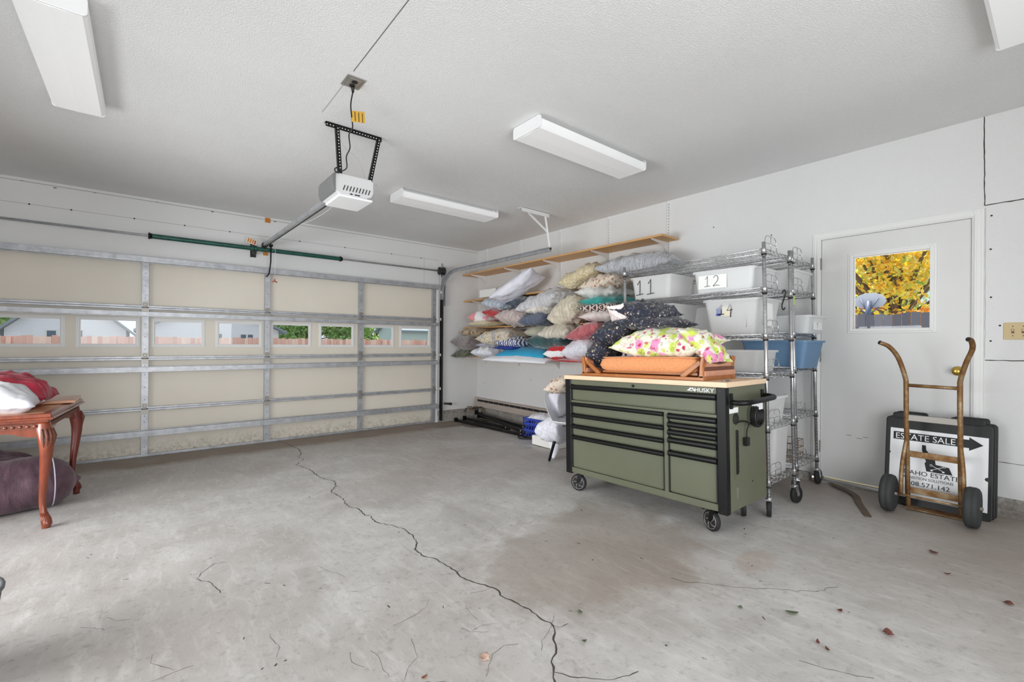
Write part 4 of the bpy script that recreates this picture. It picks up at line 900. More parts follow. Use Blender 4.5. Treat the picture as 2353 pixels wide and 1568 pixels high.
def pillow_mesh(name, dims, material, seed=1, wr=.02, pinch=.09, droop=0., n=22, full=.55, parent=None, loc=None, rot=None, ears=0.):
    dx, dy, dz = dims; vs = []; idx = {}; fs = []
    def pt(i, j, side):
        u, v = -1 + 2 * i / n, -1 + 2 * j / n
        # gather more samples near the border
        u = math.copysign(abs(u) ** .85, u); v = math.copysign(abs(v) ** .85, v)
        th = max(0., (1 - abs(u) ** 2.6)) ** full * max(0., (1 - abs(v) ** 2.6)) ** full
        x = u * dx / 2 * (1 - pinch * (1 - v * v)); y = v * dy / 2 * (1 - pinch * (1 - u * u))
        w1 = noise.noise(Vector((u * 1.6 + seed * 3.1, v * 1.6, seed * 1.7 + side))); w2 = noise.noise(Vector((u * 2.2 + seed, v * 7 + seed * 2.3, side * 2.))); w3 = noise.noise(Vector((u * 8, v * 3, seed * .7 + side)))
        z = side * dz / 2 * th * (1 + .25 * w1) + wr * 1.5 * (w2 * .75 + w3 * .25) * th ** .4 * (1 if th > 0 else 0)
        e = (abs(u) * abs(v)) ** 3; z += ears * e
        z -= droop * max(0., -u) ** 2 * dx
        x += wr * .6 * noise.noise(Vector((v * 4 + seed, u, side))) * (abs(u) > .98); y += wr * .6 * noise.noise(Vector((u * 4, seed, v))) * (abs(v) > .98)
        return (x, y, z)
    for side in (1, -1):
        for i in range(n + 1):
            for j in range(n + 1):
                bd_ = i in (0, n) or j in (0, n); key = (i, j, 0 if bd_ else side)
                if key not in idx: idx[key] = len(vs); vs.append(pt(i, j, side))
        for i in range(n):
            for j in range(n):
                q = []
                for (a_, b_) in ((i, j), (i + 1, j), (i + 1, j + 1), (i, j + 1)):
                    bd_ = a_ in (0, n) or b_ in (0, n); q.append(idx[(a_, b_, 0 if bd_ else side)])
                fs.append(tuple(q) if side == 1 else tuple(q[::-1]))
    mb = MB(); mb.add(vs, fs, True)
    border = [pt(i, 0, 1) for i in range(n)] + [pt(n, j, 1) for j in range(n)] + [pt(n - i, n, 1) for i in range(n)] + [pt(0, n - j, 1) for j in range(n)]
    me_o = mb.build(name, material, parent, recalc=False)
    if parent is None:
        me_o.location = loc; me_o.rotation_euler = rot or (0, 0, 0)
    elif loc is not None: me_o.location = loc; me_o.rotation_euler = rot or (0, 0, 0)
    return me_o, border
def pillow(label, c, dims, material, rot=(0, 0, 0), seed=1, wr=.02, droop=0., pinch=.09, piping=None, group='pillows piled on the wall shelves', full=.55, name='throw_pillow', cat='pillow', ears=0.):
    if group.startswith('pillows piled'): dims = (dims[0] * 1.05, dims[1] * 1.12, dims[2] * 1.15)
    o, border = pillow_mesh(name, dims, material, seed, wr, pinch, droop, loc=c, rot=[radians(q) for q in rot], full=full, ears=ears)
    tag(o, label, cat, group)
    if piping: MB().tube(border, .0045, 6, True).build('piping', piping, o)
    return o
P = pillow
# lowest shelf (top of board z = 1.086); depth, width, thickness
P('olive green velvet pillow hanging over the lowest shelf end by the corner', (4.12, 6.20, 1.148), (.44, .40, .12), 'olive_velvet', (0, -6, 0), 1, droop=.10)
P('taupe velvet pillow lying on the olive pillow', (4.13, 6.17, 1.30), (.46, .44, .21), 'taupe_velvet', (0, 4, 0), 2, .025)
P('brown patterned pillow squeezed under the third shelf by the corner', (4.17, 5.98, 1.465), (.44, .46, .12), 'brown_floral', (0, 0, 0), 3)
P('white crinkled pillow beside the olive pillow', (4.10, 5.58, 1.165), (.40, .44, .155), 'white_crinkle', (0, -4, 4), 4, .03)
P('lilac pillow wedged behind the white crinkled pillow', (4.26, 5.72, 1.265), (.34, .46, .09), 'lilac_cloth', (0, 0, 0), 5)
P('beige country floral pillow on top of the lilac pillow', (4.13, 5.30, 1.395), (.50, .62, .21), 'country_floral', (-6, 0, 8), 6, .02, piping='tan_thread')
P('navy and white chevron pillow resting on the turquoise pillow', (4.14, 4.98, 1.31), (.44, .46, .14), 'chevron_navy', (0, -3, 0), 7)
P('royal blue pillow between the chevron and the turquoise pillow', (4.12, 5.02, 1.243), (.46, .44, .055), 'royal_blue', (0, -3, 0), 71, .008)
tq = P('long pillow with turquoise ribbed top and white underside', (4.14, 4.68, 1.168), (.50, .92, .155), 'turquoise_rib', (0, -4, 0), 8, .01, .05)
P('flat white cushion under the turquoise ribbed pillow', (4.08, 4.72, 1.106), (.58, 1.22, .09), 'white_cloth', (0, -4, 0), 81, .012, .05)
P('dark teal velvet pillow lying beneath the cream pleated pillow', (4.14, 4.22, 1.33), (.46, .66, .18), 'dark_teal', (0, 0, -6), 9, .03)
P('cream pleated pillow on the dark teal pillow', (4.10, 4.04, 1.46), (.44, .46, .17), 'cream_pleat', (0, -6, 0), 10, .03, .06)
P('plain khaki pillow tucked behind the cream pleated pillow', (4.24, 4.52, 1.455), (.36, .42, .16), 'khaki_cloth', (0, 0, 0), 11)
P('white pillow with red stripes at the lowest shelf edge', (4.10, 4.00, 1.20), (.42, .34, .16), 'red_stripe', (0, -5, 0), 13, .015, .04)
P('dusty pink velvet pillow leaning under the third shelf', (4.10, 3.56, 1.435), (.46, .42, .20), 'pink_velvet', (-16, 0, 8), 12, .03)
P('white waffle textured pillow beside the red striped pillow', (4.10, 3.64, 1.235), (.46, .40, .24), 'white_waffle', (-10, -4, 0), 14, .02)
P('thin red edged cushion under the waffle textured pillow', (4.10, 3.74, 1.105), (.48, .44, .04), 'red_velvet', (0, -4, 0), 141, .006)
# third shelf (1.56)
P('white pillow washed with pink at the corner end of the third shelf', (4.15, 5.74, 1.69), (.44, .42, .19), 'pinkwash_floral', (6, -3, 0), 15, .02)
P('small cream and gold pillow lying flat at the third shelf edge', (4.10, 5.62, 1.603), (.44, .52, .085), 'gold_satin', (0, -2, 0), 17, .01)
P('bright red velvet pillow beside the pink washed pillow', (4.15, 5.36, 1.735), (.44, .40, .14), 'red_velvet', (8, 0, 0), 16)
P('mauve satin pillow between the red and the navy pillows', (4.12, 4.92, 1.655), (.46, .52, .20), 'mauve_satin', (6, 0, 0), 18, .035)
P('blue grey satin pillow under the leaning white pillow', (4.14, 5.36, 1.885), (.44, .44, .17), 'bluegrey_satin', (8, -4, 0), 24, .03)
P('dark slate pillow in the gap under the second shelf', (4.22, 4.92, 1.88), (.38, .42, .15), 'slate_satin', (0, 0, 0), 22)
P('long silver striped satin pillow under the second shelf', (4.14, 4.36, 1.865), (.50, .80, .23), 'silver_satin', (-8, -4, -6), 21, .03, .06)
P('ivory pillow between the silver and the navy satin pillows', (4.12, 4.34, 1.752), (.44, .40, .13), 'ivory_cloth', (0, -5, 0), 20, .03)
P('navy satin pillow on the third shelf edge', (4.08, 4.42, 1.632), (.42, .44, .15), 'navy_satin', (-4, -3, 0), 19, .03, .05)
P('champagne satin pillow slumped beside the navy satin pillow', (4.10, 3.86, 1.715), (.44, .50, .29), 'champagne_satin', (-12, -6, -10), 23, .045, .05, full=.45)
P('blush white pillow at the bottom of the stack by the wire racks', (4.12, 3.36, 1.618), (.44, .44, .11), 'blush_cloth', (0, -2, 0), 25)
P('black and cream boucle striped pillow above the blush pillow', (4.12, 3.355, 1.712), (.45, .46, .12), 'boucle_stripe', (0, -2, 0), 26, .012)
P('bright teal pillow above the boucle striped pillow', (4.13, 3.345, 1.795), (.45, .48, .105), 'teal_bright', (0, -3, 2), 27, .015)
P('pale grey pillow in a clear bag on the bright teal pillow', (4.13, 3.39, 1.895), (.46, .50, .15), 'grey_bag', (4, -4, 4), 28, .035)
P('brown and cream lace print pillow on the bagged grey pillow', (4.14, 3.36, 2.005), (.44, .48, .15), 'lace_print', (-8, -4, 0), 29, .04)
# second shelf (2.012)
fb = box('foam_block', 4.12, 4.44, 5.50, 5.92, 2.014, 2.14, 'foam_white', bevel=.012, loc=(4.28, 5.7, 2.014)); tag(fb, 'white foam block lying on the second shelf', 'foam block')
P('big white pillow leaning off the second shelf', (4.04, 4.88, 2.09), (.40, .70, .17), 'white_pillow', (-30, 14, 14), 30, .02, .07)
P('gold satin pillow on the near end of the second shelf', (4.20, 3.74, 2.125), (.46, .52, .20), 'gold_satin', (-16, -3, 8), 32, .035)
P('large silver grey satin pillow heaped above the wire rack', (4.18, 2.95, 2.165), (.50, .80, .20), 'steel_satin', (0, -3, 10), 33, .03, .05)

# ------------------------------------------------------------------ wire racks
RW, RL = .45, 1.155
def wire_shelf(name, parent, z):
    mb = MB(); hx, hy = RW / 2, RL / 2
    for zz, rr in ((0, .0034), (-.030, .0030)):
        mb.tube([(-hx, -hy, zz), (hx, -hy, zz), (hx, hy, zz), (-hx, hy, zz)], rr, 5, True)
    def zig(p, q, pitch=.032):
        p, q = Vector(p), Vector(q); k = max(2, int((q - p).length / pitch)); pts = [p + (q - p) * (i / k) + Vector((0, 0, 0 if i % 2 else -.030)) for i in range(k + 1)]
        mb.tube(pts, .0021, 4, smooth=False, caps=False)
    for (p, q) in (((-hx, -hy, 0), (hx, -hy, 0)), ((hx, -hy, 0), (hx, hy, 0)), ((hx, hy, 0), (-hx, hy, 0)), ((-hx, hy, 0), (-hx, -hy, 0)), ((-.08, -hy, -.004), (-.08, hy, -.004)), ((.08, -hy, -.004), (.08, hy, -.004))): zig(p, q)
    for x in (-.08, .08): mb.tube([(x, -hy, -.005), (x, hy, -.005)], .0026, 4); mb.tube([(x, -hy, -.034), (x, hy, -.034)], .0022, 4)
    k = 46
    for i in range(1, k): mb.tube([(-hx, -hy + RL * i / k, .0035), (hx, -hy + RL * i / k, .0035)], .0018, 4, smooth=False, caps=False)
    for sx in (-1, 1):
        for sy in (-1, 1): mb.lathe([(-.036, .0185), (-.004, .0155), (.004, .0155)], (sx * hx, sy * hy, 0), (0, 0, 1), 10)
    o = mb.build(name, 'chrome', parent); o.location = (0, 0, z); return o
def caster(parent, x, y, z_top, wheel_r, yaw, dark=True, fork='chrome', name='caster'):
    """swivel caster: fork (mesh) > wheel, hub"""
    M = Matrix.Rotation(yaw, 4, 'Z'); M.translation = (x, y, 0)
    f = MB(); w = .034; off = -.022
    for sg in (-1, 1):
        pts = [(-.02, z_top - .012), (.02, z_top - .012), (off + .014, wheel_r), (off, wheel_r - .014), (off - .014, wheel_r)]
        vs = [M @ Vector((p[0], sg * w / 2 - .0015, p[1])) for p in pts] + [M @ Vector((p[0], sg * w / 2 + .0015, p[1])) for p in pts]
        n = len(pts); f.add(vs, [tuple(range(n))[::-1], tuple(range(n, 2 * n))] + [(i, (i + 1) % n, n + (i + 1) % n, n + i) for i in range(n)])
    f.box(-.024, .024, -w / 2, w / 2, z_top - .014, z_top - .004, M); f.lathe([(z_top - .006, .022), (z_top, .022), (z_top + .006, .014)], M.translation, (0, 0, 1), 12)
    fo = f.build(name, fork, parent)
    c = M @ Vector((off, 0, wheel_r)); ax = (M.to_3x3() @ Vector((0, 1, 0)))
    prof = [(-.014, wheel_r * .55), (-.014, wheel_r * .93), (-.009, wheel_r), (.009, wheel_r), (.014, wheel_r * .93), (.014, wheel_r * .55)]
    MB().lathe(prof, c, ax, 24).build('wheel', 'black_rubber', fo)
    MB().lathe([(-.0155, wheel_r * .14), (-.0155, wheel_r * .20), (.0155, wheel_r * .20), (.0155, wheel_r * .14)], c, ax, 12).build('hub', 'chrome', fo)
    return fo
def ledge(parent, y, z, x0, x1, h=.095):
    """looped wire ledge standing on a shelf end"""
    r_ = .045; mb = MB(); pts = [(x0, y, z), (x0, y, z + h - r_)] + [(x0 + r_ * (1 - cos(q)), y, z + h - r_ + r_ * sin(q)) for q in (pi / 8, pi / 4, 3 * pi / 8, pi / 2)] + [(x1 - r_ * (1 - cos(q)), y, z + h - r_ + r_ * sin(q)) for q in (pi / 2, 3 * pi / 8, pi / 4, pi / 8)] + [(x1, y, z + h - r_), (x1, y, z)]
    mb.tube(pts, .0028, 5); mb.tube([(x0, y, z + h * .45), (x1, y, z + h * .45)], .0022, 4); mb.tube([((x0 + x1) / 2, y, z), ((x0 + x1) / 2, y, z + h)], .0022, 4)
    return mb.build('ledge', 'chrome', parent)
def rack(label, cx, cy, levels, top, yaws):
    t = thing('wire_rack', label, 'wire rack', (cx, cy, fz(cy)), 'chrome wire racks on casters', (TILT, 0, 0), world=False)
    hx, hy = RW / 2, RL / 2; k = 0
    for sx in (-1, 1):
        for sy in (-1, 1):
            pm = MB().tube([(sx * hx, sy * hy, .125), (sx * hx, sy * hy, top)], .0127, 10)
            for q in range(int((top - .16) / .0254)): pm.lathe([(.0, .0125), (.0012, .0133), (.0024, .0125)], (sx * hx, sy * hy, .15 + q * .0254), (0, 0, 1), 10)
            po = pm.build('post', 'chrome', t)
            MB().lathe([(top, .0122), (top + .004, .011), (top + .005, .004)], (sx * hx, sy * hy, 0), (0, 0, 1), 10).build('post_cap', 'wire_grey', po)
            caster(t, sx * hx, sy * hy, .130, .062, radians(yaws[k])); k += 1
            for z in levels: MB().cyl((sx * hx, sy * hy, z - .006), (sx * hx, sy * hy, z + .006), .0172, n=10).build('split_sleeve', 'black_rubber', po)
    first = None
    for z in levels:
        if first is None: first = wire_shelf('wire_shelf', t, z + .040)
        else: share('wire_shelf', first, t, (0, 0, z + .040))
        ledge(t, -hy + .004, z + .044, -hx + .03, .0)
    return t
rA = rack('chrome wire rack directly behind the green tool chest', 3.505, 1.305 + RL / 2 - .03, [1.786, 1.520, 1.200, .930, .575, .205], 1.868, (200, 120, 170, 60))
rB = rack('chrome wire rack standing against the right wall beside the door casing', 4.172, 1.345 + RL / 2 - .01, [1.813, 1.565, 1.229, .953, .573, .195], 1.907, (215, 90, 180, 75))

# ------------------------------------------------------------------ bins on the racks
def tub(name, label, cat, x0, x1, y0, y1, z0, z1, material, taper=.06, group=None, rim=.016, wall=.004, lid=None):
    """open tapered tub with a rolled rim: x0..y1 are the rim's outer size"""
    t = thing(name, label, cat, ((x0 + x1) / 2, (y0 + y1) / 2, z0), group); n = 5; r_ = .03
    cx_, cy_ = (x0 + x1) / 2, (y0 + y1) / 2; W, D_ = x1 - x0 - 2 * rim, y1 - y0 - 2 * rim; h = z1 - z0
    def ring(f, z, inset=0.): return [(cx_ + p[0], cy_ + p[1], z) for p in rrect(W * f - 2 * inset, D_ * f - 2 * inset, r_, n)]
    rings = [ring(1 - taper * 2, z0), ring(1 - taper, z0 + h * .5), ring(1., z1 - .012), ring(1., z1), ring(1., z1, wall), ring(1 - taper, z0 + h * .5, wall), ring(1 - taper * 2, z0 + wall, wall)]
    vs = [p for r2 in rings for p in r2]; N = len(rings[0]); fs = [tuple(range(N))[::-1]]
    for i in range(len(rings) - 1): fs += [(i * N + k, i * N + (k + 1) % N, (i + 1) * N + (k + 1) % N, (i + 1) * N + k) for k in range(N)]
    fs.append(tuple((len(rings) - 1) * N + k for k in range(N)))
    mb = MB(); mb.add(vs, fs); body = mb.build('body', material, t)
    o_ = [(cx_ + p[0], cy_ + p[1]) for p in rrect(x1 - x0, y1 - y0, r_ + rim, n)]; i_ = [(cx_ + p[0], cy_ + p[1]) for p in rrect(W, D_, r_, n)]
    vs = [(p[0], p[1], z) for z in (z1 - .014, z1 + .002) for p in o_] + [(p[0], p[1], z) for z in (z1 - .004, z1 + .002) for p in i_]; fs = []
    for k in range(N):
        j = (k + 1) % N; fs += [(k, j, N + j, N + k), (N + k, N + j, 3 * N + j, 3 * N + k), (k, j, 2 * N + j, 2 * N + k)]
    MB().add(vs, fs).build('rim', material, t); return t
G = 'plastic tubs on the wire racks'
za = lambda lev: lev + .04 + .006 + fz(1.85)
b11 = tub('storage_bin', 'clear storage bin with a handwritten 11', 'storage bin', 3.285, 3.70, 2.03, 2.44, za(1.520) , 1.872, 'clear_plastic', .05, G)
handwritten('11', .125, face_negX(3.3035, 2.375, 1.722), 'marker', b11, .0035, .85)
b12 = tub('storage_bin', 'milky storage bin with a handwritten 12 on paper', 'storage bin', 3.285, 3.70, 1.38, 1.86, za(1.520), 1.855, 'milky_plastic', .04, G)
MB().box(3.2965, 3.2985, 1.585, 1.80, 1.722, 1.822).build('paper_label', 'paper', b12); handwritten('12', .078, face_negX(3.2965, 1.755, 1.738), 'marker', b12, .0022, .85)
b14 = tub('storage_bin', 'clear storage bin with a taped 14', 'storage bin', 3.285, 3.69, 1.345, 1.775, za(1.200), 1.632, 'clear_plastic', .08, G)
MB().box(3.312, 3.314, 1.632, 1.667, 1.515, 1.575).build('blue_tape', 'tape_blue', b14); MB().box(3.311, 3.3135, 1.555, 1.632, 1.512, 1.58).build('cream_tape', 'tape_cream', b14)
handwritten('14', .075, face_negX(3.311, 1.652, 1.522), 'ink', b14, .004, .8)
handwritten('4', .085, face_negX(3.325, 1.49, 1.45), 'marker', b14, .002)
MB().box(3.40, 3.55, 1.3665, 1.3685, 1.44, 1.60).build('paper_label', 'paper', b14)
tub('storage_bin', 'clear storage bin behind the navy floral pillows', 'storage bin', 3.285, 3.75, 2.02, 2.43, za(1.200), 1.632, 'clear_plastic', .07, G)
tub('storage_bin', 'low clear storage bin level with the bench on the chest', 'storage bin', 3.33, 3.68, 1.36, 1.68, za(.930), 1.262, 'clear_plastic', .05, G)
tub('storage_bin', 'white storage bin seen beside the chest push handle', 'storage bin', 3.32, 3.70, 1.30, 1.72, za(.575), .935, 'milky_plastic', .05, G)
tub('storage_bin', 'tall milky bin on the bottom shelf by the red dustpan', 'storage bin', 3.44, 3.72, 1.29, 1.60, za(.205), .725, 'clear_plastic', .04, G)
zb = lambda lev: lev + .04 + .006 + fz(1.9)
tub('storage_bin', 'milky storage bin at the top of the rack against the wall', 'storage bin', 3.97, 4.36, 1.36, 1.80, zb(1.565), 1.90, 'milky_plastic', .05, G)
b1 = tub('storage_bin', 'white storage bin with a handwritten 1 jutting past the rack', 'storage bin', 3.97, 4.37, 1.255, 1.66, zb(1.229), 1.535, 'milky_plastic', .06, G)
MB().box(4.10, 4.30, 1.2785, 1.2805, 1.425, 1.515).build('paper_label', 'paper', b1); handwritten('I', .065, face_negY(4.165, 1.2795, 1.438), 'marker', b1, .002)
tub('wash_basin', 'pale blue plastic basin on the rack against the wall', 'basin', 3.965, 4.39, 1.27, 1.80, zb(.953), 1.338, 'blue_plastic', .07, G)
rd = thing('dustpan', 'red plastic dustpan standing on the bottom wire shelf', 'dustpan', (3.38, 1.40, za(.205)))
MB().prism([(1.36, .50), (1.44, .50), (1.44, .69), (1.42, .715), (1.38, .715), (1.36, .69)], 'X', 3.375, 3.385).build('pan', 'red_plastic', rd)
for k in range(6): MB().beam((3.372, 1.362, .515 + k * .02), (3.372, 1.438, .525 + k * .02), .005, .006, (1, 0, 0)).build('ridge', 'red_plastic', rd)
MB().box(3.36, 3.40, 1.39, 1.41, za(.205) - .002, .51).build('handle', 'red_plastic', rd)
sh = MB().tube(smooth_path([(3.50, 1.285, 1.668), (3.505, 1.278, 1.690), (3.525, 1.277, 1.688), (3.535, 1.279, 1.665), (3.515, 1.283, 1.62), (3.495, 1.285, 1.585), (3.50, 1.285, 1.56), (3.52, 1.284, 1.552), (3.54, 1.283, 1.568)], 5), .0045, 7).build('hanging_hook', 'cord_black', loc=(3.515, 1.285, 1.55))
tag(sh, 'black S shaped hook hanging from a wire shelf', 'hook')
gt = MB().box(3.752, 3.772, 1.30, 1.303, 1.60, 1.672).build('hanging_tag', 'green_tag', loc=(3.762, 1.30, 1.60), bevel=.002); tag(gt, 'lime green plastic tag hanging between the racks', 'tag')
wbk = thing('wire_basket', 'rusty wire basket on the bottom shelf against the wall', 'basket', (4.12, 1.56, zb(.195)))
mb = MB(); bz0, bz1 = zb(.195), zb(.195) + .16
for z in (bz0, bz0 + .05, bz0 + .1, bz1): mb.tube([(3.99, 1.40, z), (4.27, 1.40, z), (4.27, 1.72, z), (3.99, 1.72, z)], .0028, 5, True)
for k in range(9):
    x = 3.99 + k * .035; mb.tube([(x, 1.40, bz1), (x, 1.40, bz0), (x, 1.72, bz0), (x, 1.72, bz1)], .002, 4); y = 1.40 + k * .04; mb.tube([(3.99, y, bz1), (3.99, y, bz0), (4.27, y, bz0), (4.27, y, bz1)], .002, 4)
mb.build('wire_frame', 'rusty_tube', wbk)

# ------------------------------------------------------------------ tool chest (local frame: x = depth from the front, y = along the front, z up from the slab)
CX, CY = 2.70, 1.9375
tc = thing('tool_chest', 'olive green rolling tool chest with black drawer pulls and birch top', 'tool chest', (CX, CY, fz(CY)), None, (TILT, 0, 0), world=False)
HW = .6625; DEP = .545; Z0, Z1 = .155, .905
cab = MB().box(.030, DEP, -HW, HW, Z0, Z1)                                    # carcass behind the drawer fronts
cab.box(.004, .032, -HW + .055, HW - .055, Z0, .196).box(.004, .032, -HW + .055, HW - .055, .868, Z1).box(.004, .032, -HW + .055, HW - .055, .722, .738)
cab.box(.004, .032, -.27, -.242, .196, .722)
body = cab.build('cabinet', 'chest_green', tc)
for sg in (-1, 1):
    y0, y1 = sorted((sg * HW, sg * (HW - .058)))
    cp = MB().box(-.004, .040, y0 - (.003 if sg < 0 else 0), y1 + (.003 if sg > 0 else 0), Z0 - .012, Z1 + .004).build('corner_post', 'black_paint', tc, bevel=.006)
    for z in (Z0 + .005, Z1 - .02): MB().cyl((-.006, sg * (HW - .03), z), (-.003, sg * (HW - .03), z), .006, n=8).build('bolt', 'dark_steel', cp)
def drawer(y0, y1, z0, z1, hh=.032):
    d_ = MB().box(.012, .034, y0 + .004, y1 - .004, z0 + .004, z1 - .002)
    d_.box(.006, .014, y0 + .02, y1 - .02, z0 + .004, z0 + .009)
    dr = d_.build('drawer', 'chest_green', tc, bevel=.002)
    pf = [(.014, z1), (-.004, z1), (-.012, z1 - .008), (-.013, z1 - hh * .55), (-.006, z1 - hh), (.002, z1 - hh), (.002, z1 - hh * .6), (.014, z1 - hh * .55)]
    MB().prism([(p[0], p[1]) for p in pf], 'Y', y0 + .002, y1 - .002).build('drawer_pull', 'black_paint', dr, bevel=.002)
    for yy in (y0 + .001, y1 - .009): MB().box(.002, .030, yy, yy + .008, z0, z1).build('end_cap', 'black_rubber', dr)
    return dr
L0, L1, R0_, R1_ = -.242, HW - .058, -HW + .058, -.27
drawer(-HW + .058, HW - .058, .740, .862, .036)
for (a_, b_) in ((.632, .722), (.544, .630), (.456, .542), (.196, .454)): drawer(L0, L1, a_, b_, .030)
for (a_, b_) in ((.662, .716), (.612, .660), (.560, .610), (.474, .558), (.198, .472)): drawer(R0_, R1_, a_, b_, .034)
MB().box(-.010, DEP + .012, -HW - .010, HW + .010, Z1 + .002, Z1 + .034).build('worktop', 'birch_top', tc, bevel=.003)
MB().cyl((.0045, 0., .884), (-.002, 0., .884), .010, n=12).cyl((-.001, 0, .884), (-.003, 0, .884), .005, n=8).build('lock', 'black_paint', tc)
lettering('HUSKY', .036, face_negX(.0035, -.462, .872), 'sign_white', tc, width=1.12)
hd = [(-.020, .3), (-.004, .6), (.004, .95), (.012, .75), (.022, 1.0), (.026, .62), (.040, .42), (.030, .2), (.024, .35), (.012, .15), (.002, .25)]
MB().prism([(-.430 - p[0], .869 + p[1] * .030) for p in hd], 'X', .0028, .004).build('dog_emblem', 'sign_white', tc)
MB().prism([(-.438 - p[0] * .45, .875 + p[1] * .016) for p in hd], 'X', .0022, .003).build('emblem_cutout', 'chest_green', tc)
# right-hand side: push handle, outlet ring, hung cable, perforated hanger
side = -HW
MB().tube(smooth_path([(.06, side, .815), (.06, side - .045, .815), (.09, side - .085, .818), (.16, side - .10, .822), (.40, side - .10, .826), (.47, side - .085, .828), (.50, side - .045, .83), (.50, side, .83)], 4), .0165, 12).build('push_handle', 'black_paint', tc)
for x in (.06, .50): MB().box(x - .016, x + .016, side - .010, side, .775, .87).build('handle_plate', 'black_paint', tc, bevel=.003)
MB().box(.04, .155, side - .0015, side, .748, .78).build('paper_label', 'paper', tc)
MB().lathe([(0, .034), (.006, .034), (.010, .026), (.010, .018)], (.119, side, .710), (0, -1, 0), 22).build('cable_port', 'black_rubber', tc)
MB().lathe([(.008, .022), (.0115, .02), (.0125, .004)], (.119, side, .710), (0, -1, 0), 18).build('port_cover', 'slot_dark', tc)
cb_ = MB()
for k in range(5): cb_.tube([(.31 + (.050 + .003 * k) * cos(q * pi / 12), side - .030 - .008 * k, .715 + (.062 + .004 * (k % 2)) * sin(q * pi / 12)) for q in range(24)], .0068, 7, True)
cb_.tube(smooth_path([(.13, side - .012, .690), (.20, side - .02, .690), (.27, side - .03, .665)], 4), .005, 6).tube(smooth_path([(.235, side - .03, .67), (.225, side - .02, .62), (.228, side - .02, .57)], 4), .0045, 6)
cb_.build('coiled_cable', 'cord_black', tc); MB().box(.205, .245, side - .030, side - .008, .535, .585).build('cable_plug', 'cord_black', tc)
MB().tube([(.255 + .016 * cos(q), side - .012, .54 + .012 * sin(q)) for q in [k * pi / 6 for k in range(12)]], .002, 5, True).build('key_ring', 'chrome', tc)
MB().box(.285, .325, side - .075, side - .028, .775, .815).box(.283, .327, side - .076, side - .070, .76, .80).build('cable_tie', 'sign_white', tc)
MB().box(.098, .150, side - .003, side, .345, .668).build('tool_strip_plate', 'chest_green', tc, bevel=.002); MB().box(.112, .134, side - .010, side - .002, .372, .642).build('tool_strip', 'dark_steel', tc, bevel=.002)
tb = MB()
for k in range(22): tb.beam((.113, side - .011, .385 + k * .0115), (.133, side - .011, .391 + k * .0115), .004, .004, (0, 1, 0))
tb.build('strip_teeth', 'slot_dark', tc)
MB().cyl((.338, side - .002, .292), (.338, side + .002, .292), .006, n=10).build('side_hole', 'slot_dark', tc)
MB().prism([(.118, .29), (.142, .286), (.132, .22), (.124, .215)], 'Y', side - .0012, side).build('bare_scrape', 'wire_grey', tc)
MB().box(.05, DEP - .03, -HW + .12, HW - .12, Z0 - .02, Z0).build('underframe', 'chest_green', tc)
def chest_caster(x, y, yaw, brake):
    fo = caster(tc, x, y, Z0 - .002, .066, radians(yaw), fork='black_paint')
    for ch in fo.children:
        if ch.name.startswith('hub'): ch.data.materials[0] = MATS['wire_grey']
    # spoked wheel face
    M = Matrix.Rotation(radians(yaw), 4, 'Z'); M.translation = (x, y, 0); c = M @ Vector((-.022, 0, .066)); sp = MB()
    for sd_ in (-1, 1):
        for k in range(5):
            th = 2 * pi * k / 5; p = [Vector((cos(th + q * .35) * rr, sd_ * .0155, sin(th + q * .35) * rr)) for q, rr in ((0, .012), (1, .03), (2.1, .047))]
            sp.tube([c + M.to_3x3() @ v for v in p], .0028, 5)
        sp.tube([c + M.to_3x3() @ Vector((cos(2 * pi * k / 24) * .05, sd_ * .0150, sin(2 * pi * k / 24) * .05)) for k in range(24)], .0024, 5, True)
    sp.build('spokes', 'wire_grey', fo)
    if brake: MB().box(-.085, -.02, -.016, .016, Z0 - .03, Z0 - .02, M).box(-.095, -.075, -.02, .02, Z0 - .036, Z0 - .026, M).build('brake_pedal', 'black_paint', fo, bevel=.003)
chest_caster(.062, -.548, 248, True); chest_caster(.062, .560, 285, False); chest_caster(.462, -.548, 210, True); chest_caster(.462, .56, 300, False)

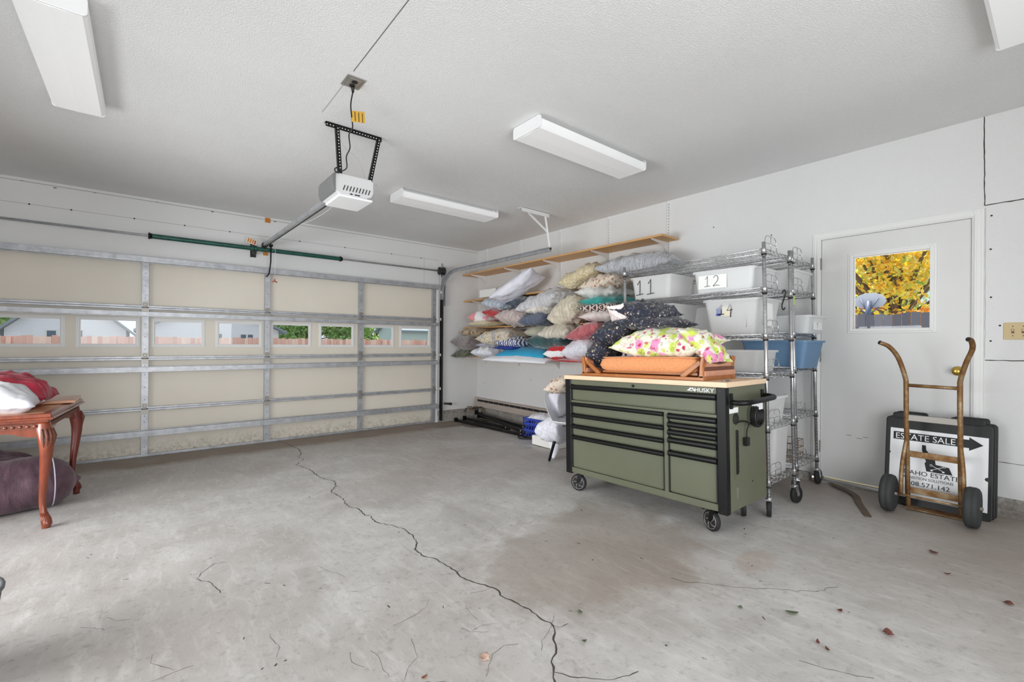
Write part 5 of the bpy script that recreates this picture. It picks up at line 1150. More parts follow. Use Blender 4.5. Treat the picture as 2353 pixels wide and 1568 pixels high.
# ------------------------------------------------------------------ bench lying on the chest
ZT = fz(CY) + Z1 + .034          # worktop height at the middle
bn = thing('upholstered_bench', 'low carved wooden bench with orange upholstered seat', 'bench', (CX, CY, fz(CY)), None, (TILT, 0, 0), world=False)
zt = Z1 + .0345
def by(y): return y - CY
y_l, y_r = by(2.45), by(1.425)
MB().box(.028, .075, y_r, y_l, zt, zt + .022).build('front_rail', 'bench_wood', bn, bevel=.004)
MB().box(.42, .46, y_r, y_l, zt, zt + .022).build('rear_rail', 'bench_wood', bn, bevel=.004)
for (yy, sg) in ((y_l - .02, 1), (y_r + .02, -1)):   # shaped end posts with diagonal braces
    pf = [(yy - .022, zt), (yy + .022, zt), (yy + .012, zt + .05), (yy + .014 + sg * .006, zt + .11), (yy + .012 + sg * .014, zt + .15), (yy - .010 + sg * .014, zt + .152), (yy - .012, zt + .09), (yy - .014, zt + .045)]
    for x0 in (.030, .415): MB().prism(pf, 'X', x0, x0 + .045).build('end_post', 'bench_wood', bn, bevel=.004)
    MB().beam((.055, yy - sg * .145, zt + .018), (.055, yy - sg * .012, zt + .118), .030, .020, (1, 0, 0)).build('brace', 'bench_wood', bn, bevel=.003)
    MB().prism([(.03, zt), (.46, zt), (.46, zt + .028), (.03, zt + .028)], 'Y', yy - .014, yy + .014).build('end_rail', 'bench_wood', bn)
    # carved side with a scooped crest
    top = [(.05 + .40 * k / 12, zt + .150 - .045 * sin(pi * k / 12) ** .8) for k in range(13)]
    ye0, ye1 = (yy - .010, yy + .010)
    MB().prism([(.05, zt + .085)] + top + [(.45, zt + .085)], 'Y', ye0, ye1).build('carved_crest', 'carved_rose', bn, bevel=.003)
    MB().prism([(.05, zt + .062), (.45, zt + .062), (.45, zt + .085), (.05, zt + .085)], 'Y', ye0 - .004, ye1 + .004).build('carved_band', 'carving_dark', bn)
    MB().prism([(.04, zt + .026), (.46, zt + .026), (.45, zt + .062), (.05, zt + .062)], 'Y', ye0 - .012, ye1 + .012).build('side_moulding', 'carved_rose', bn, bevel=.005)
    MB().tube([(p[0], yy - sg * .0 - .010, p[1] + .001) for p in top], .006, 6).tube([(p[0], yy + .010, p[1] + .001) for p in top], .006, 6).build('crest_bead', 'carving_dark', bn)
cu = MB(); n = 26; vs = []; fs = []
def cushion(u, v, side):
    th = max(0, 1 - abs(u) ** 10) ** .28 * max(0, 1 - abs(v) ** 12) ** .28
    return (.245 + u * .185, v * .402 + by(1.885), zt + .094 + side * .056 * th + (.010 * (1 - u * u) * (1 - v * v) if side > 0 else 0))
idx = {}
for side in (1, -1):
    for i in range(n + 1):
        for j in range(n + 1):
            b_ = i in (0, n) or j in (0, n); key = (i, j, 0 if b_ else side)
            if key not in idx:
                idx[key] = len(vs); uu, vv = -1 + 2 * i / n, -1 + 2 * j / n; uu = math.copysign(abs(uu) ** .5, uu); vv = math.copysign(abs(vv) ** .5, vv); vs.append(cushion(uu, vv, side))
    for i in range(n):
        for j in range(n):
            q = [idx[(a_, b_, 0 if (a_ in (0, n) or b_ in (0, n)) else side)] for (a_, b_) in ((i, j), (i + 1, j), (i + 1, j + 1), (i, j + 1))]; fs.append(tuple(q) if side == 1 else tuple(q[::-1]))
MB().add(vs, fs, True).build('seat_cushion', 'orange_fabric', bn, recalc=False)
MB().tube([(.245 + p[0], by(1.885) + p[1], zt + .146) for p in rrect(.352, .785, .03, 5)], .004, 5, True).build('seat_piping', 'orange_fabric', bn)
MB().box(.08, .41, by(1.885) - .39, by(1.885) + .39, zt + .030, zt + .045).build('seat_board', 'bench_wood', bn)

# pillows heaped on the bench
GB = 'pillows heaped on the bench'
zs = ZT + .150
P('large pink and lime flowered pillow lying on the orange seat', (2.95, 1.845, zs + .108), (.46, .70, .21), 'pink_lime_floral', (0, -4, 2), 51, .015, .06, group=GB, piping='pink_lime_floral', full=.5)
P('matching flowered pillow slipping off the carved bench end', (2.87, 1.515, zs + .085), (.30, .30, .11), 'pink_lime_floral', (44, 0, 0), 52, .02, group=GB, piping='pink_lime_floral')
P('navy flowered pillow slumped down behind the bench end', (2.98, 2.455, zs + .02), (.34, .26, .22), 'navy_floral', (-52, -4, 0), 53, .03, .04, group=GB)
P('navy flowered pillow folded against the pink velvet one', (3.00, 2.33, zs + .185), (.36, .34, .18), 'navy_floral', (-14, 0, 6), 54, .03, .04, group=GB)
P('navy flowered pillow lying flat on the large flowered pillow', (3.00, 1.985, zs + .252), (.40, .50, .115), 'navy_floral', (4, -2, -6), 55, .02, group=GB)
P('navy flowered pillow with a cream lining, topmost on the bench', (3.02, 2.07, zs + .345), (.40, .44, .15), 'navy_floral', (10, -6, 8), 56, .03, group=GB)
cr_ = pillow_mesh('lining', (.14, .15, .05), 'blush_cloth', 57, .01, parent=bpy.data.objects['throw_pillow'] if False else None, loc=(2.845, 2.215, zs + .335), rot=(radians(-12), radians(60), 0))[0]
cr_.name = 'folded_napkin'; tag(cr_, 'cream cloth tucked into the topmost navy flowered pillow', 'cloth')
pp = P('dark purple pillow corner poking up behind the chest end', (3.33, 2.78, 1.00), (.28, .26, .12), 'purple_cloth', (30, 0, 20), 58, .02, group='pillows behind the chest')
ky = thing('key_ring', 'small bunch of keys lying on the birch worktop', 'keys', (2.78, 1.345, ZT + .016))
for k in range(4):
    an = -.3 + k * .35; c = Vector((2.78, 1.345, ZT + .0185 + k * .002)); d_ = Vector((cos(an), -.35 * sin(an), 0)); MB().beam(c, c + d_ * .055, .008, .002).cyl(c + d_ * .055, c + d_ * .055 + Vector((0, 0, .002)), .010, n=10).build('key', 'wire_grey', ky)
MB().tube([(2.775 + .014 * cos(q * pi / 8), 1.345 + .014 * sin(q * pi / 8), ZT + .0185) for q in range(16)], .0016, 5, True).build('ring', 'chrome', ky)

# ------------------------------------------------------------------ hand truck
ht = thing('hand_truck', 'rusty tubular hand truck with two rubber wheels', 'hand truck', (4.07, .585, fz(.585)))
f0 = fz(.585)
AX = Vector((4.055, .0, .278)); yl, yr = .712, .446
def rail_pts(y, sg):
    return smooth_path([(4.175, y + .0, f0 + .03), (4.150, y, .30), (4.115, y, .60), (4.085, y, .86), (4.075, y, 1.03), (4.065, y + sg * .004, 1.09), (4.030, y + sg * .035, 1.22), (3.985, y + sg * .075, 1.295), (3.945, y + sg * .120, 1.325)], 5)
for (y, sg) in ((yl, 1), (yr, -1)):
    sgn = sg if sg > 0 else .0
    pts = rail_pts(y, 1) if sg > 0 else smooth_path([(4.175, y, f0 + .03), (4.150, y, .30), (4.115, y, .60), (4.085, y, .86), (4.075, y, 1.03), (4.062, y - .004, 1.09), (4.030, y - .032, 1.20), (3.995, y - .062, 1.285), (3.95, y - .062, 1.335), (3.915, y - .052, 1.345)], 5)
    o = MB().tube(pts, .0145, 10).build('side_rail', 'rusty_tube', ht)
    MB().tube(smooth_path([(4.105, y, .66), (4.075, y + (.018 if sg > 0 else -.018), .48), (4.058, y + (.022 if sg > 0 else -.022), .285)], 5), .0125, 8).build('axle_strut', 'rusty_tube', ht)
    e = pts[-1]; d_ = (pts[-1] - pts[-2]).normalized(); MB().cyl(e - d_ * .002, e + d_ * .003, .0125, n=10).build('handle_bore', 'slot_dark', ht)
MB().tube([(4.074, yl, 1.032), (4.074, yr, 1.030)], .0115, 8).build('upper_crossbar', 'rusty_tube', ht)
for z, x, m2 in ((.808, 4.090, 'wire_grey'), (.556, 4.120, 'wire_grey'), (.300, 4.150, 'rusty_tube')):
    MB().box(x - .006, x + .006, yr, yl, z - .021, z + .021).build('flat_crossbar', m2 if z > .7 else 'rusty_tube', ht, bevel=.003)
MB().tube([(4.055, yl + .12, .279), (4.055, yr - .10, .279)], .0085, 8).build('axle', 'rusty_tube', ht)
MB().box(4.165, 4.30, yr - .02, yl + .02, f0 + .006, f0 + .012).build('toe_plate', 'rusty_tube', ht)
for (y, nm) in ((yl + .085, 0), (yr - .062, 1)):
    zc = fz(y) + .128
    prof = [(-.034, .075), (-.036, .088), (-.036, .106), (-.028, .121), (-.012, .127), (-.010, .1255), (-.003, .1265), (-.001, .125), (.001, .125), (.003, .1265), (.010, .1255), (.012, .127), (.028, .121), (.036, .106), (.036, .088), (.034, .075)]
    w_ = MB().lathe(prof, (4.055, y, zc), (0, 1, 0), 32).build('tyre', 'tyre', ht)
    MB().lathe([(-.030, .02), (-.030, .045), (-.018, .055), (-.022, .078), (.022, .078), (.018, .055), (.030, .045), (.030, .02)], (4.055, y, zc), (0, 1, 0), 24).build('wheel_hub', 'hub_tan', w_)
    MB().cyl((4.055, y - .048, zc), (4.055, y + .048, zc), .011, n=10).build('axle_nut', 'wire_grey', w_)
# yard signs leaning on the wall
f_s = fz(.59)
lean = math.atan2(.075, .62)
for k, (xo, dy, lab) in enumerate(((0., 0., 'black framed ESTATE SALE yard sign with an arrow, frontmost of the stack'), (.052, .018, 'black framed yard sign directly behind the ESTATE SALE sign'), (.100, .030, 'black framed yard sign against the wall, last of the stack'))):
    t = thing('yard_sign', lab, 'sign', (4.275 + xo, .592 - dy * .5, f_s + .004), 'estate sale signs leaning by the side door', (0, lean * (1 - .25 * k), 0), world=False)
    w, h = .555, .625
    pts = [(p[0], p[1] + h / 2 + .0) for p in rrect(w, h, .025, 5)]
    MB().prism(pts, 'X', -.010, .014).build('frame', 'sign_black', t, bevel=.005)
    for yy in (-.155, .155): MB().prism([(p[0] + yy, p[1] + h + .008) for p in rrect(.17, .05, .018, 4)], 'X', -.010, .014).build('hinge_lug', 'sign_black', t, bevel=.004)
    MB().box(-.0115, -.009, -.256, .250, .055, .540).build('sign_face', 'sign_white', t)
    if k == 0:
        X = -.0125
        MB().prism([(.232, .515), (-.165, .515), (-.165, .533), (-.232, .487), (-.165, .442), (-.165, .460), (.232, .460)], 'X', X, X + .001).build('arrow_banner', 'ink', t)
        lettering('ESTATE SALE', .058, face_negX(X - .0006, .222, .467), 'sign_white', t, width=.97, extrude=.0003)
        idaho = [(.072, .425), (.052, .425), (.050, .395), (.034, .370), (.018, .362), (.012, .345), (.004, .340), (-.002, .300), (-.036, .296), (-.070, .292), (-.088, .245), (.046, .245), (.056, .300), (.048, .312), (.060, .345), (.072, .390)]
        MB().prism([(p[0], p[1] + .014) for p in idaho], 'X', X, X + .001).build('state_emblem', 'ink', t)
        kx = MB()
        for sg in (-1, 1):
            kx.tube([(X - .0005, -.012 + sg * .030, .290), (X - .0005, -.012 - sg * .026, .262)], .0024, 5); kx.tube([(X - .0005, -.012 + sg * .034 + .006 * cos(q), .292 + .006 * sin(q)) for q in [j * pi / 4 for j in range(8)]], .0018, 5, True)
            kx.box(X - .002, X, -.012 - sg * .030 - .006, -.012 - sg * .030 + .006, .252, .262)
        kx.v = [(p[0], p[1], p[2] + .014) for p in kx.v]; kx.build('crossed_keys', 'sign_white', t)
        lettering('IDAHO ESTATE', .044, face_negX(X, .182, .222), 'ink', t, width=1.02, extrude=.0003)
        lettering('TRANSITION SOLUTIONS', .025, face_negX(X, .182, .192), 'ink', t, width=.96, extrude=.0003)
        lettering('208.571.142', .042, face_negX(X, .150, .146), 'ink', t, width=1.10, extrude=.0003)
        for yy, zz in ((.258, .36), (-.254, .27)): MB().cyl((X, yy, zz), (X + .002, yy, zz), .013, n=10).build('face_notch', 'sign_black', t)
st = smooth_path([(4.44, 1.25, fz(1.25) + .016), (4.30, 1.10, fz(1.1) + .02), (4.20, 1.02, fz(1.02) + .014), (4.05, .965, fz(.96) + .008), (3.90, .90, fz(.9) + .005), (3.787, .853, fz(.85) + .004)], 5); sm = MB(); vs = []; fs = []
for i, p in enumerate(st):
    d_ = (st[min(i + 1, len(st) - 1)] - st[max(0, i - 1)]); nn = Vector((-d_.y, d_.x, 0)).normalized() * .021
    vs += [p + nn, p - nn, p + nn + Vector((0, 0, .003)), p - nn + Vector((0, 0, .003))]
    if i: b_ = 4 * i; fs += [(b_ - 2, b_ - 1, b_ + 3, b_ + 2), (b_ - 4, b_, b_ + 1, b_ - 3), (b_ - 4, b_ - 2, b_ + 2, b_), (b_ - 3, b_ + 1, b_ + 3, b_ - 1)]
fs += [(0, 1, 3, 2), (len(vs) - 4, len(vs) - 2, len(vs) - 1, len(vs) - 3)]
tag(sm.add(vs, fs).build('weather_strip', 'strip_brown', loc=(4.1, 1.0, fz(1.0))), 'brown rubber strip trailing from the side door across the floor', 'weather strip')

# ------------------------------------------------------------------ corner: heater, bed frames, crate, box, chair
hh = thing('baseboard_heater', 'long beige baseboard heater under the wall shelves', 'heater', (4.45, 4.9, .20))
pf = [(XR, .205), (4.435, .205), (4.428, .215), (4.428, .298), (4.436, .302), (4.436, .335), (4.428, .338), (4.430, .352), (4.445, .360), (XR, .360)]
MB().prism(pf, 'Y', 2.9, 6.46).build('casing', 'heater_paint', hh); MB().box(4.434, 4.438, 2.93, 6.40, .300, .337).build('outlet_slot', 'slot_dark', hh)
for k in range(24): y = 3.0 + k * .14; MB().box(4.4335, 4.437, y, y + .004, .300, .337).build('louvre_rib', 'heater_paint', hh)
for y in (2.89, 6.455): MB().box(4.424, XR, y, y + .012, .20, .364).build('end_cap', 'heater_paint', hh)
GF = 'dark steel bed rails on the floor by the heater'
def bed_rail(label, p0, p1, lift0, lift1, flip=False):
    p0, p1 = Vector((*p0, fz(p0[1]) + lift0)), Vector((*p1, fz(p1[1]) + lift1)); t = thing('bed_rail', label, 'bed rail', p0, GF)
    d_ = (p1 - p0).normalized(); sx = d_.cross(Vector((0, 0, 1))).normalized()
    MB().beam(p0, p1, .038, .004).beam(p0 - sx * .018 + Vector((0, 0, .016)), p1 - sx * .018 + Vector((0, 0, .016)), .004, .036).build('angle_bar', 'dark_steel', t)
    MB().beam(p0 - d_ * .0 + Vector((0, 0, .02)), p0 + d_ * .006 + Vector((0, 0, .02)), .06, .075).box(p0.x - .02, p0.x + .02, p0.y - .03, p0.y + .01, p0.z, p0.z + .05).build('hook_plate', 'black_paint', t)
    MB().cyl(p1 - d_ * .1 + Vector((0, 0, .01)), p1 - d_ * .1 + Vector((0, 0, .03)), .01, n=8).build('rivet', 'wire_grey', t)
bed_rail('dark bed rail lying farthest out from the heater', (3.98, 6.36), (3.93, 4.55), .004, .010); bed_rail('dark bed rail with its end propped against the curb', (4.38, 6.22), (4.12, 4.75), .070, .055)
bed_rail('dark bed rail crossing over the others towards the handle loop', (4.26, 6.18), (3.88, 4.52), .125, .055); bed_rail('dark bed rail lying close along the curb', (4.42, 6.34), (4.30, 4.85), .035, .020)
bed_rail('short dark bed rail under the crossed rails', (4.16, 6.38), (4.06, 5.05), .018, .020)
lp = MB(); lo = Vector((3.87, 4.44, fz(4.44) + .014)); pts = [lo + Vector((x, y, .0)) for x, y in ((.06, .10), (-.04, .13), (-.075, .10), (-.07, .06), (0., -.08), (.045, -.14), (.06, -.12), (.02, .02))]
tag(MB().tube(smooth_path([(3.93, 4.54, fz(4.5) + .02), (3.83, 4.56, fz(4.5) + .03), (3.79, 4.51, fz(4.5) + .016), (3.84, 4.42, fz(4.4) + .014), (3.90, 4.34, fz(4.3) + .014), (3.93, 4.36, fz(4.3) + .02), (3.875, 4.46, fz(4.4) + .03), (3.93, 4.50, fz(4.5) + .03)], 4), .011, 8).build('handle_loop', 'dark_steel', loc=(3.86, 4.45, fz(4.45))), 'bent dark metal handle loop at the end of the bed rails', 'handle')
cl = MB()
rn = random.Random(3)
cp_ = thing('bracket_pile', 'tangle of dark bed frame brackets heaped in the corner', 'brackets', (4.28, 6.32, .0))
for k in range(14):
    x, y, z = rn.uniform(4.18, 4.40), rn.uniform(6.15, 6.42), .16 + rn.uniform(0, .07); an = rn.uniform(0, 3.1); d_ = Vector((cos(an), sin(an), rn.uniform(-.4, .4))) * rn.uniform(.04, .07)
    MB().beam(Vector((x, y, z)) - d_, Vector((x, y, z)) + d_, .018, .008).build('bracket', 'dark_steel' if k % 3 else 'rusty_tube', cp_)
cr2 = thing('plastic_crate', 'blue slatted plastic crate beside the bed rails', 'crate', (4.06, 4.35, fz(4.35) + .004)); z0 = fz(4.35) + .006; x0, x1, y0, y1 = 3.90, 4.22, 4.14, 4.56; h = .26
mb = MB().box(x0, x1, y0, y1, z0, z0 + .01)
for z in (z0, z0 + h * .33, z0 + h * .66, z0 + h - .03):
    mb.box(x0, x0 + .01, y0, y1, z, z + .028).box(x1 - .01, x1, y0, y1, z, z + .028).box(x0, x1, y0, y0 + .01, z, z + .028).box(x0, x1, y1 - .01, y1, z, z + .028)
for k in range(9):
    y = y0 + (y1 - y0) * k / 8 - .006; mb.box(x0 + .001, x0 + .008, y, y + .012, z0, z0 + h).box(x1 - .008, x1 - .001, y, y + .012, z0, z0 + h); x = x0 + (x1 - x0) * k / 8 - .006; mb.box(x, x + .012, y0 + .001, y0 + .008, z0, z0 + h).box(x, x + .012, y1 - .008, y1 - .001, z0, z0 + h)
mb.build('slatted_body', 'crate_blue', cr2); MB().box(x0 - .008, x1 + .008, y0 - .008, y0 + .012, z0 + h - .012, z0 + h).box(x0 - .008, x1 + .008, y1 - .012, y1 + .008, z0 + h - .012, z0 + h).box(x0 - .008, x0 + .012, y0, y1, z0 + h - .012, z0 + h).box(x1 - .012, x1 + .008, y0, y1, z0 + h - .012, z0 + h).build('rim', 'crate_blue', cr2)
tag(box('linen_box', 3.66, 3.98, 3.72, 4.12, fz(3.72) + .002, fz(3.72) + .115, 'foam_white', bevel=.01, loc=(3.82, 3.92, fz(3.72))), 'low white box on the floor in front of the blue crate', 'box')
P('plain white pillow stuffed in the top of the blue crate', (4.06, 4.33, z0 + h + .005), (.28, .36, .11), 'white_jersey', (0, 0, 10), 61, .02, group='pillows behind the chest')
# white shell chair on black legs, mostly behind the chest
ch = thing('shell_chair', 'white shell chair on dark splayed legs behind the chest', 'chair', (3.42, 3.22, fz(3.22)), world=False)
def shell(u, v): # u around, v from seat centre out/up
    th = u * 2 * pi; back = max(0., sin(th)) ; r_ = .05 + .235 * v
    return (r_ * cos(th) * 1.02, r_ * sin(th), .40 + .05 * v ** 3 + back * .33 * max(0, v - .35) ** 1.3 * 1.6)
vs = []; fs = []; n = 28; m3 = 10
for off in (0., -.008):
    for j in range(m3 + 1):
        for i in range(n): p = shell(i / n, j / m3); vs.append((p[0], p[1], p[2] + off))
N = n * (m3 + 1)
for b_ in (0, N):
    for j in range(m3):
        for i in range(n): fs.append((b_ + j * n + i, b_ + j * n + (i + 1) % n, b_ + (j + 1) * n + (i + 1) % n, b_ + (j + 1) * n + i))
fs += [(m3 * n + i, m3 * n + (i + 1) % n, N + m3 * n + (i + 1) % n, N + m3 * n + i) for i in range(n)]
fs += [tuple(range(n))]
MB().add(vs, fs, True).build('shell', 'chair_white', ch)
for sx, sy in ((-1, 1), (1, 1), (-1, -1), (1, -1)): MB().tube([(sx * .10, sy * .09, .395), (sx * .185, sy * .15, .006)], [.020, .013], 10).build('leg', 'black_paint', ch)
MB().box(-.11, .11, -.10, .10, .375, .392).build('leg_plate', 'black_paint', ch)
P('thick round white quilted pad hanging over the shell chair', (3.40, 3.40, .40), (.42, .34, .27), 'white_waffle', (-10, 0, 0), 62, .015, .0, group='pillows behind the chest', full=.42)
P('smooth white pillow standing against the shell chair back', (3.44, 3.38, .70), (.34, .16, .32), 'white_pillow', (0, 0, 0), 63, .002, .02, group='pillows behind the chest', full=.4)
P('brown and cream pillow on top of the smooth white one', (3.30, 3.24, .885), (.34, .30, .15), 'lace_print', (-22, 0, 10), 64, .03, group='pillows behind the chest')
sheet = MB(); vs = []; fs = []
for j in range(13):
    for i in range(9):
        u, v = i / 8, j / 12; w_ = (1 - v) * .10 + .012
        vs.append((3.34 + .02 * sin(u * 9 + v * 3) + .02 * v, 3.42 + (u - .5) * 2 * w_ * .9 + .01 * sin(v * 7), .345 - v * .255))
        if i and j: k = j * 9 + i; fs.append((k, k - 1, k - 10, k - 9))
so = sheet.add(vs, fs, True).build('hanging_sheet', 'white_cloth', loc=(3.34, 3.42, .09)); md = so.modifiers.new('thick', 'SOLIDIFY'); md.thickness = .006
tag(so, 'corner of a white sheet hanging from the shell chair', 'sheet')

# ------------------------------------------------------------------ carved table at the left
TT = .815
tb_ = thing('carved_table', 'carved cherry wood table with cabriole legs and scalloped apron', 'table', (-.475, 4.22, fz(4.22)), None, (0, 0, radians(-4.5)), world=False)
tz = TT - fz(4.22); TW, TD = 1.05, .95
top = MB().box(-TW, 0, 0, TD, tz - .028, tz).box(-TW - .012, .012, -.012, TD + .012, tz - .040, tz - .024).box(-TW + .015, -.015, .015, TD - .015, tz - .058, tz - .036)
top.build('table_top', 'cherry_wood', tb_, bevel=.006)
MB().box(-TW + .06, -.05, .06, TD - .06, tz, tz + .0015).build('inset_panel', 'leaf_board', tb_)
def apron(p0, p1, nrm, name, m_):
    """scalloped apron board between two corners"""
    p0, p1 = Vector(p0), Vector(p1); L = (p1 - p0).length; d = (p1 - p0).normalized(); nn = Vector(nrm) * .018; vs = []; fs = []; n = 40
    for i in range(n + 1):
        s_ = i / n; e = abs(s_ - .5) * 2; low = tz - .105 - .055 * e ** 3 - .012 * sin(s_ * pi * 6) ** 2 * (e > .3); c = p0 + d * (L * s_)
        vs += [(c.x, c.y, tz - .056), (c.x, c.y, low), (c.x + nn.x, c.y + nn.y, tz - .056), (c.x + nn.x, c.y + nn.y, low)]
        if i: b = 4 * i; fs += [(b - 4, b, b + 1, b - 3), (b - 2, b - 1, b + 3, b + 2), (b - 3, b + 1, b + 3, b - 1)]
    return MB().add(vs, fs).build(name, m_, tb_)
apron((-TW + .05, .035, 0), (-.05, .035, 0), (0, 1, 0), 'apron', 'cherry_wood'); apron((-.035, .05, 0), (-.035, TD - .05, 0), (-1, 0, 0), 'apron', 'cherry_wood')
MB().box(-TW + .04, -.03, .020, .036, tz - .094, tz - .066).build('carved_frieze', 'carving_dark', tb_); MB().box(-.036, -.020, .03, TD - .03, tz - .094, tz - .066).build('carved_frieze', 'carving_dark', tb_)
fr_ = MB()
for k in range(30): fr_.ball((-.05 - k * .033, .018, tz - .080), .011, .006, .010, 6, 5)
fr_.build('frieze_beads', 'cherry_wood', tb_)
def cabriole(x, y, ox, oy, m_):
    """S-curved leg bowing outwards along (ox,oy), with a fluted foot"""
    o = Vector((ox, oy, 0)).normalized(); zb = fz(4.22 + y) - fz(4.22); prof = [(tz - .056, -.004, .034), (tz - .11, .004, .040), (tz - .17, .018, .040), (tz - .25, .022, .034), (tz - .36, .012, .027), (tz - .48, -.002, .021), (tz - .58, -.008, .018), (.12, -.002, .018), (.075, .010, .021), (.045, .024, .027), (.026, .030, .028), (.018, .024, .022), (zb + .001, .024, .021)]
    pts = [Vector((x, y, z)) + o * q for (z, q, r_) in prof]; leg = MB().tube(smooth_path(pts, 3), [p for p in [prof[min(len(prof) - 1, int(i / 3))][2] * (1 - (i % 3) / 3) + prof[min(len(prof) - 1, int(i / 3) + 1)][2] * ((i % 3) / 3) for i in range(3 * (len(prof) - 1) + 1)]], 10).build('leg', m_, tb_)
    kb = MB()
    for k in range(5):
        an = math.atan2(o.y, o.x) + (k - 2) * .45; d = Vector((cos(an), sin(an), 0)); kb.tube([Vector((x, y, tz - .10)) + d * .038 + o * .006, Vector((x, y, tz - .15)) + d * .046 + o * .014, Vector((x, y, tz - .22)) + d * .034 + o * .02], [.006, .010, .003], 6)
    kb.build('knee_carving', 'carving_dark', leg); ft = MB()
    for k in range(9):
        an = math.atan2(o.y, o.x) + (k - 4) * .34; d = Vector((cos(an), sin(an), 0)); ft.tube([Vector((x, y, .10)) + d * .017 + o * .002, Vector((x, y, .055)) + d * .024 + o * .018, Vector((x, y, .028)) + d * .024 + o * .028], [.003, .006, .004], 5)
    ft.build('foot_fluting', m_, leg)
cabriole(-.045, .045, 1, -1, 'cherry_wood'); cabriole(-.045, TD - .045, 1, 1, 'cherry_dark'); cabriole(-TW + .045, .045, -1, -1, 'cherry_wood'); cabriole(-TW + .045, TD - .045, -1, 1, 'cherry_dark')
lb = box('table_leaf', -.98, -.41, 4.78, 5.16, TT + .004, TT + .028, 'leaf_board', bevel=.004, loc=(-.7, 4.97, TT + .004)); tag(lb, 'pale wooden table leaf lying across the carved table', 'table leaf')
P('clear bagged white pillow lying on the carved table', (-.80, 4.46, TT + .098), (.50, .40, .20), 'white_jersey', (0, 12, 0), 71, .03, .05, group='pillows on the carved table')
P('crimson velvet pillow behind the bagged white pillow', (-.74, 4.72, TT + .135), (.46, .30, .20), 'crimson_velvet', (0, 16, -8), 72, .03, .05, group='pillows on the carved table')
cf = MB(); vs = []; fs = []; n = 40; m3 = 28
A0, A1 = Vector((-1.55, 4.66, 0)), Vector((-.42, 4.93, 0)); ax = (A1 - A0).normalized(); sd_ = Vector((-ax.y, ax.x, 0))
for j in range(m3 + 1):
    s_ = j / m3; c = A0 + (A1 - A0) * s_; e = max(0., (s_ - .80) / .20); sc = (1 - .55 * e ** 2.2) * (1 if j < m3 else .5)
    for i in range(n):
        th = 2 * pi * i / n; rr = (.205 + .012 * noise.noise(Vector((s_ * 14, cos(th) * 1.5, sin(th) * 1.5))) + .010 * noise.noise(Vector((s_ * 5 + 3, th * 3, 0)))) * sc
        vv = -sin(th); h_ = rr * .95 * sin(th); h_ = max(h_, -.185)
        vs.append(c + sd_ * (rr * 1.05 * cos(th)) + Vector((0, 0, fz(c.y) + .190 + h_ - .02 * e)))
for j in range(m3):
    for i in range(n): fs.append((j * n + i, j * n + (i + 1) % n, (j + 1) * n + (i + 1) % n, (j + 1) * n + i))
fs += [tuple(range(n))[::-1], tuple(m3 * n + k for k in range(n))]
co = cf.add(vs, fs, True).build('rolled_comforter', 'plum_velvet', loc=(-.98, 4.8, fz(4.8))); tag(co, 'plum coloured rolled comforter under the carved table', 'comforter')
ring = []
c = A0 + (A1 - A0) * .88
MB().tube([c + sd_ * (.213 * cos(2 * pi * k / 32)) + Vector((0, 0, fz(c.y) + .190 + max(-.184, .196 * sin(2 * pi * k / 32)))) for k in range(32)], .004, 5, True).build('piping', 'lavender_trim', co)
MB().tube([A1 + Vector((-.02, 0, fz(4.9) + .17)), A1 + ax * .03 + Vector((0, 0, fz(4.9) + .165))], [.05, .012], 10).build('gathered_end', 'plum_velvet', co)
P('folded plum comforter standing behind the rolled one', (-1.05, 5.20, fz(5.2) + .20), (.95, .30, .38), 'plum_velvet', (0, 0, 13), 75, .02, .03, group='bedding under the table', name='folded_comforter', cat='comforter')
# grey bin at the frame's lower left corner
gb = thing('waste_bin', 'dark grey plastic bin standing by the camera end of the garage', 'bin', (-.60, 2.42, fz(2.42)), world=False)
MB().lathe([(.004, .165), (.02, .172), (.30, .205), (.30, .198), (.03, .162), (.012, .10)], (0, 0, 0), (0, 0, 1), 32).build('body', 'grey_plastic', gb); MB().tube([(.204 * cos(2 * pi * k / 32), .204 * sin(2 * pi * k / 32), .30) for k in range(32)], .008, 6, True).build('rim', 'grey_plastic', gb)

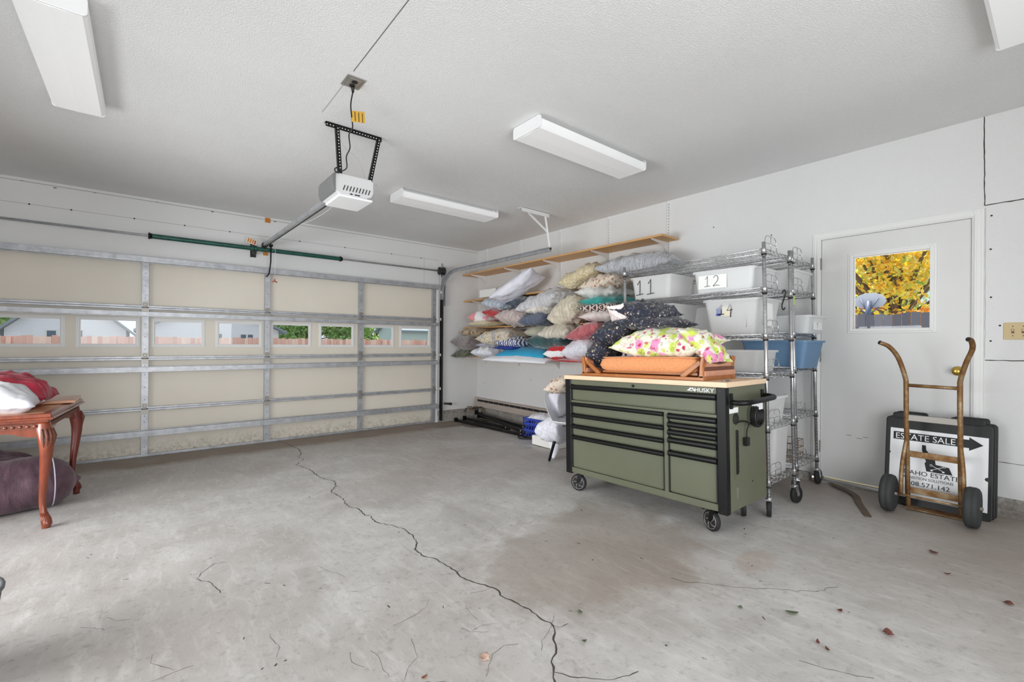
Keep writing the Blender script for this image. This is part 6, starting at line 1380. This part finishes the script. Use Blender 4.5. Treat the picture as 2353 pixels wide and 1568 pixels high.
# ------------------------------------------------------------------ fallen leaves and litter
def leaf(label, x, y, m_, L, an, curl, lobes=False, group=None):
    L *= .8; vs = []; fs = []; n = 6; d = Vector((cos(an), sin(an), 0)); s_ = Vector((-d.y, d.x, 0)); o = Vector((x, y, fz(y) + .003))
    for i in range(n + 1):
        t = i / n; w = L * (.36 if lobes else .24) * sin(pi * min(.999, t * .96 + .02)) ** .7 * (1 + (.35 * (i % 2) if lobes else 0)); z = curl * (t - .5) ** 2 * 4
        c = o + d * (L * (t - .5)) + Vector((0, 0, z)); vs += [c + s_ * w + Vector((0, 0, curl * .6)), c, c - s_ * w + Vector((0, 0, curl * .4))]
        if i: b = 3 * i; fs += [(b - 3, b, b + 1, b - 2), (b - 2, b + 1, b + 2, b - 1)]
    q = MB().add(vs, fs, True).build('fallen_leaf', m_, loc=(x, y, fz(y) + .001), recalc=False); md = q.modifiers.new('thick', 'SOLIDIFY'); md.thickness = .0012; tag(q, label, 'leaf', group)
GL = 'dry leaves scattered on the slab'
leaf('pale pinkish dry leaf lying near the end of the long crack', .98, 1.357, 'leaf_tan', .055, .4, .006, True, GL); leaf('small dark curled leaf at the edge of the crazed concrete', .761, 1.408, 'leaf_brown', .032, .1, .004, False, GL)
leaf('long green leaf blade alone on the slab', 2.157, .745, 'leaf_green', .062, -.9, .006, False, GL)
leaf('tiny pale green leaf scrap midway between chest and hand truck', 2.032, .905, 'leaf_green', .026, 0, .005, True, GL); leaf('tiny green leaf scrap just past the bend of the long crack', 1.468, 1.329, 'leaf_green', .03, 1.3, .005, True, GL); leaf('tiny green leaf scrap beside the crack branch', 1.334, 1.185, 'leaf_green', .024, 2.6, .005, True, GL)
leaf('small red leaf beside the long green leaf blade', 2.332, .62, 'leaf_red', .026, -.5, .006, True, GL); leaf('curled dark red leaf, one of two lying together', 2.017, .606, 'leaf_red', .034, .4, .006, False, GL); leaf('thin dark red leaf scrap touching the curled leaf', 2.00, .57, 'leaf_red', .03, 4.0, .004, False, GL)
leaf('long dark red leaf closest to the hand truck wheel', 3.391, .471, 'leaf_red', .05, 1.3, .006, True, GL); leaf('small dark red leaf second from the hand truck wheel', 3.118, .382, 'leaf_red', .035, 2.2, .006, False, GL); leaf('dark red leaf out past the switch plate corner', 2.963, .166, 'leaf_red', .045, 3.1, .006, True, GL)
leaf('larger red brown leaf with a pale rib', 2.289, .448, 'leaf_red', .05, .3, .01, True, GL)
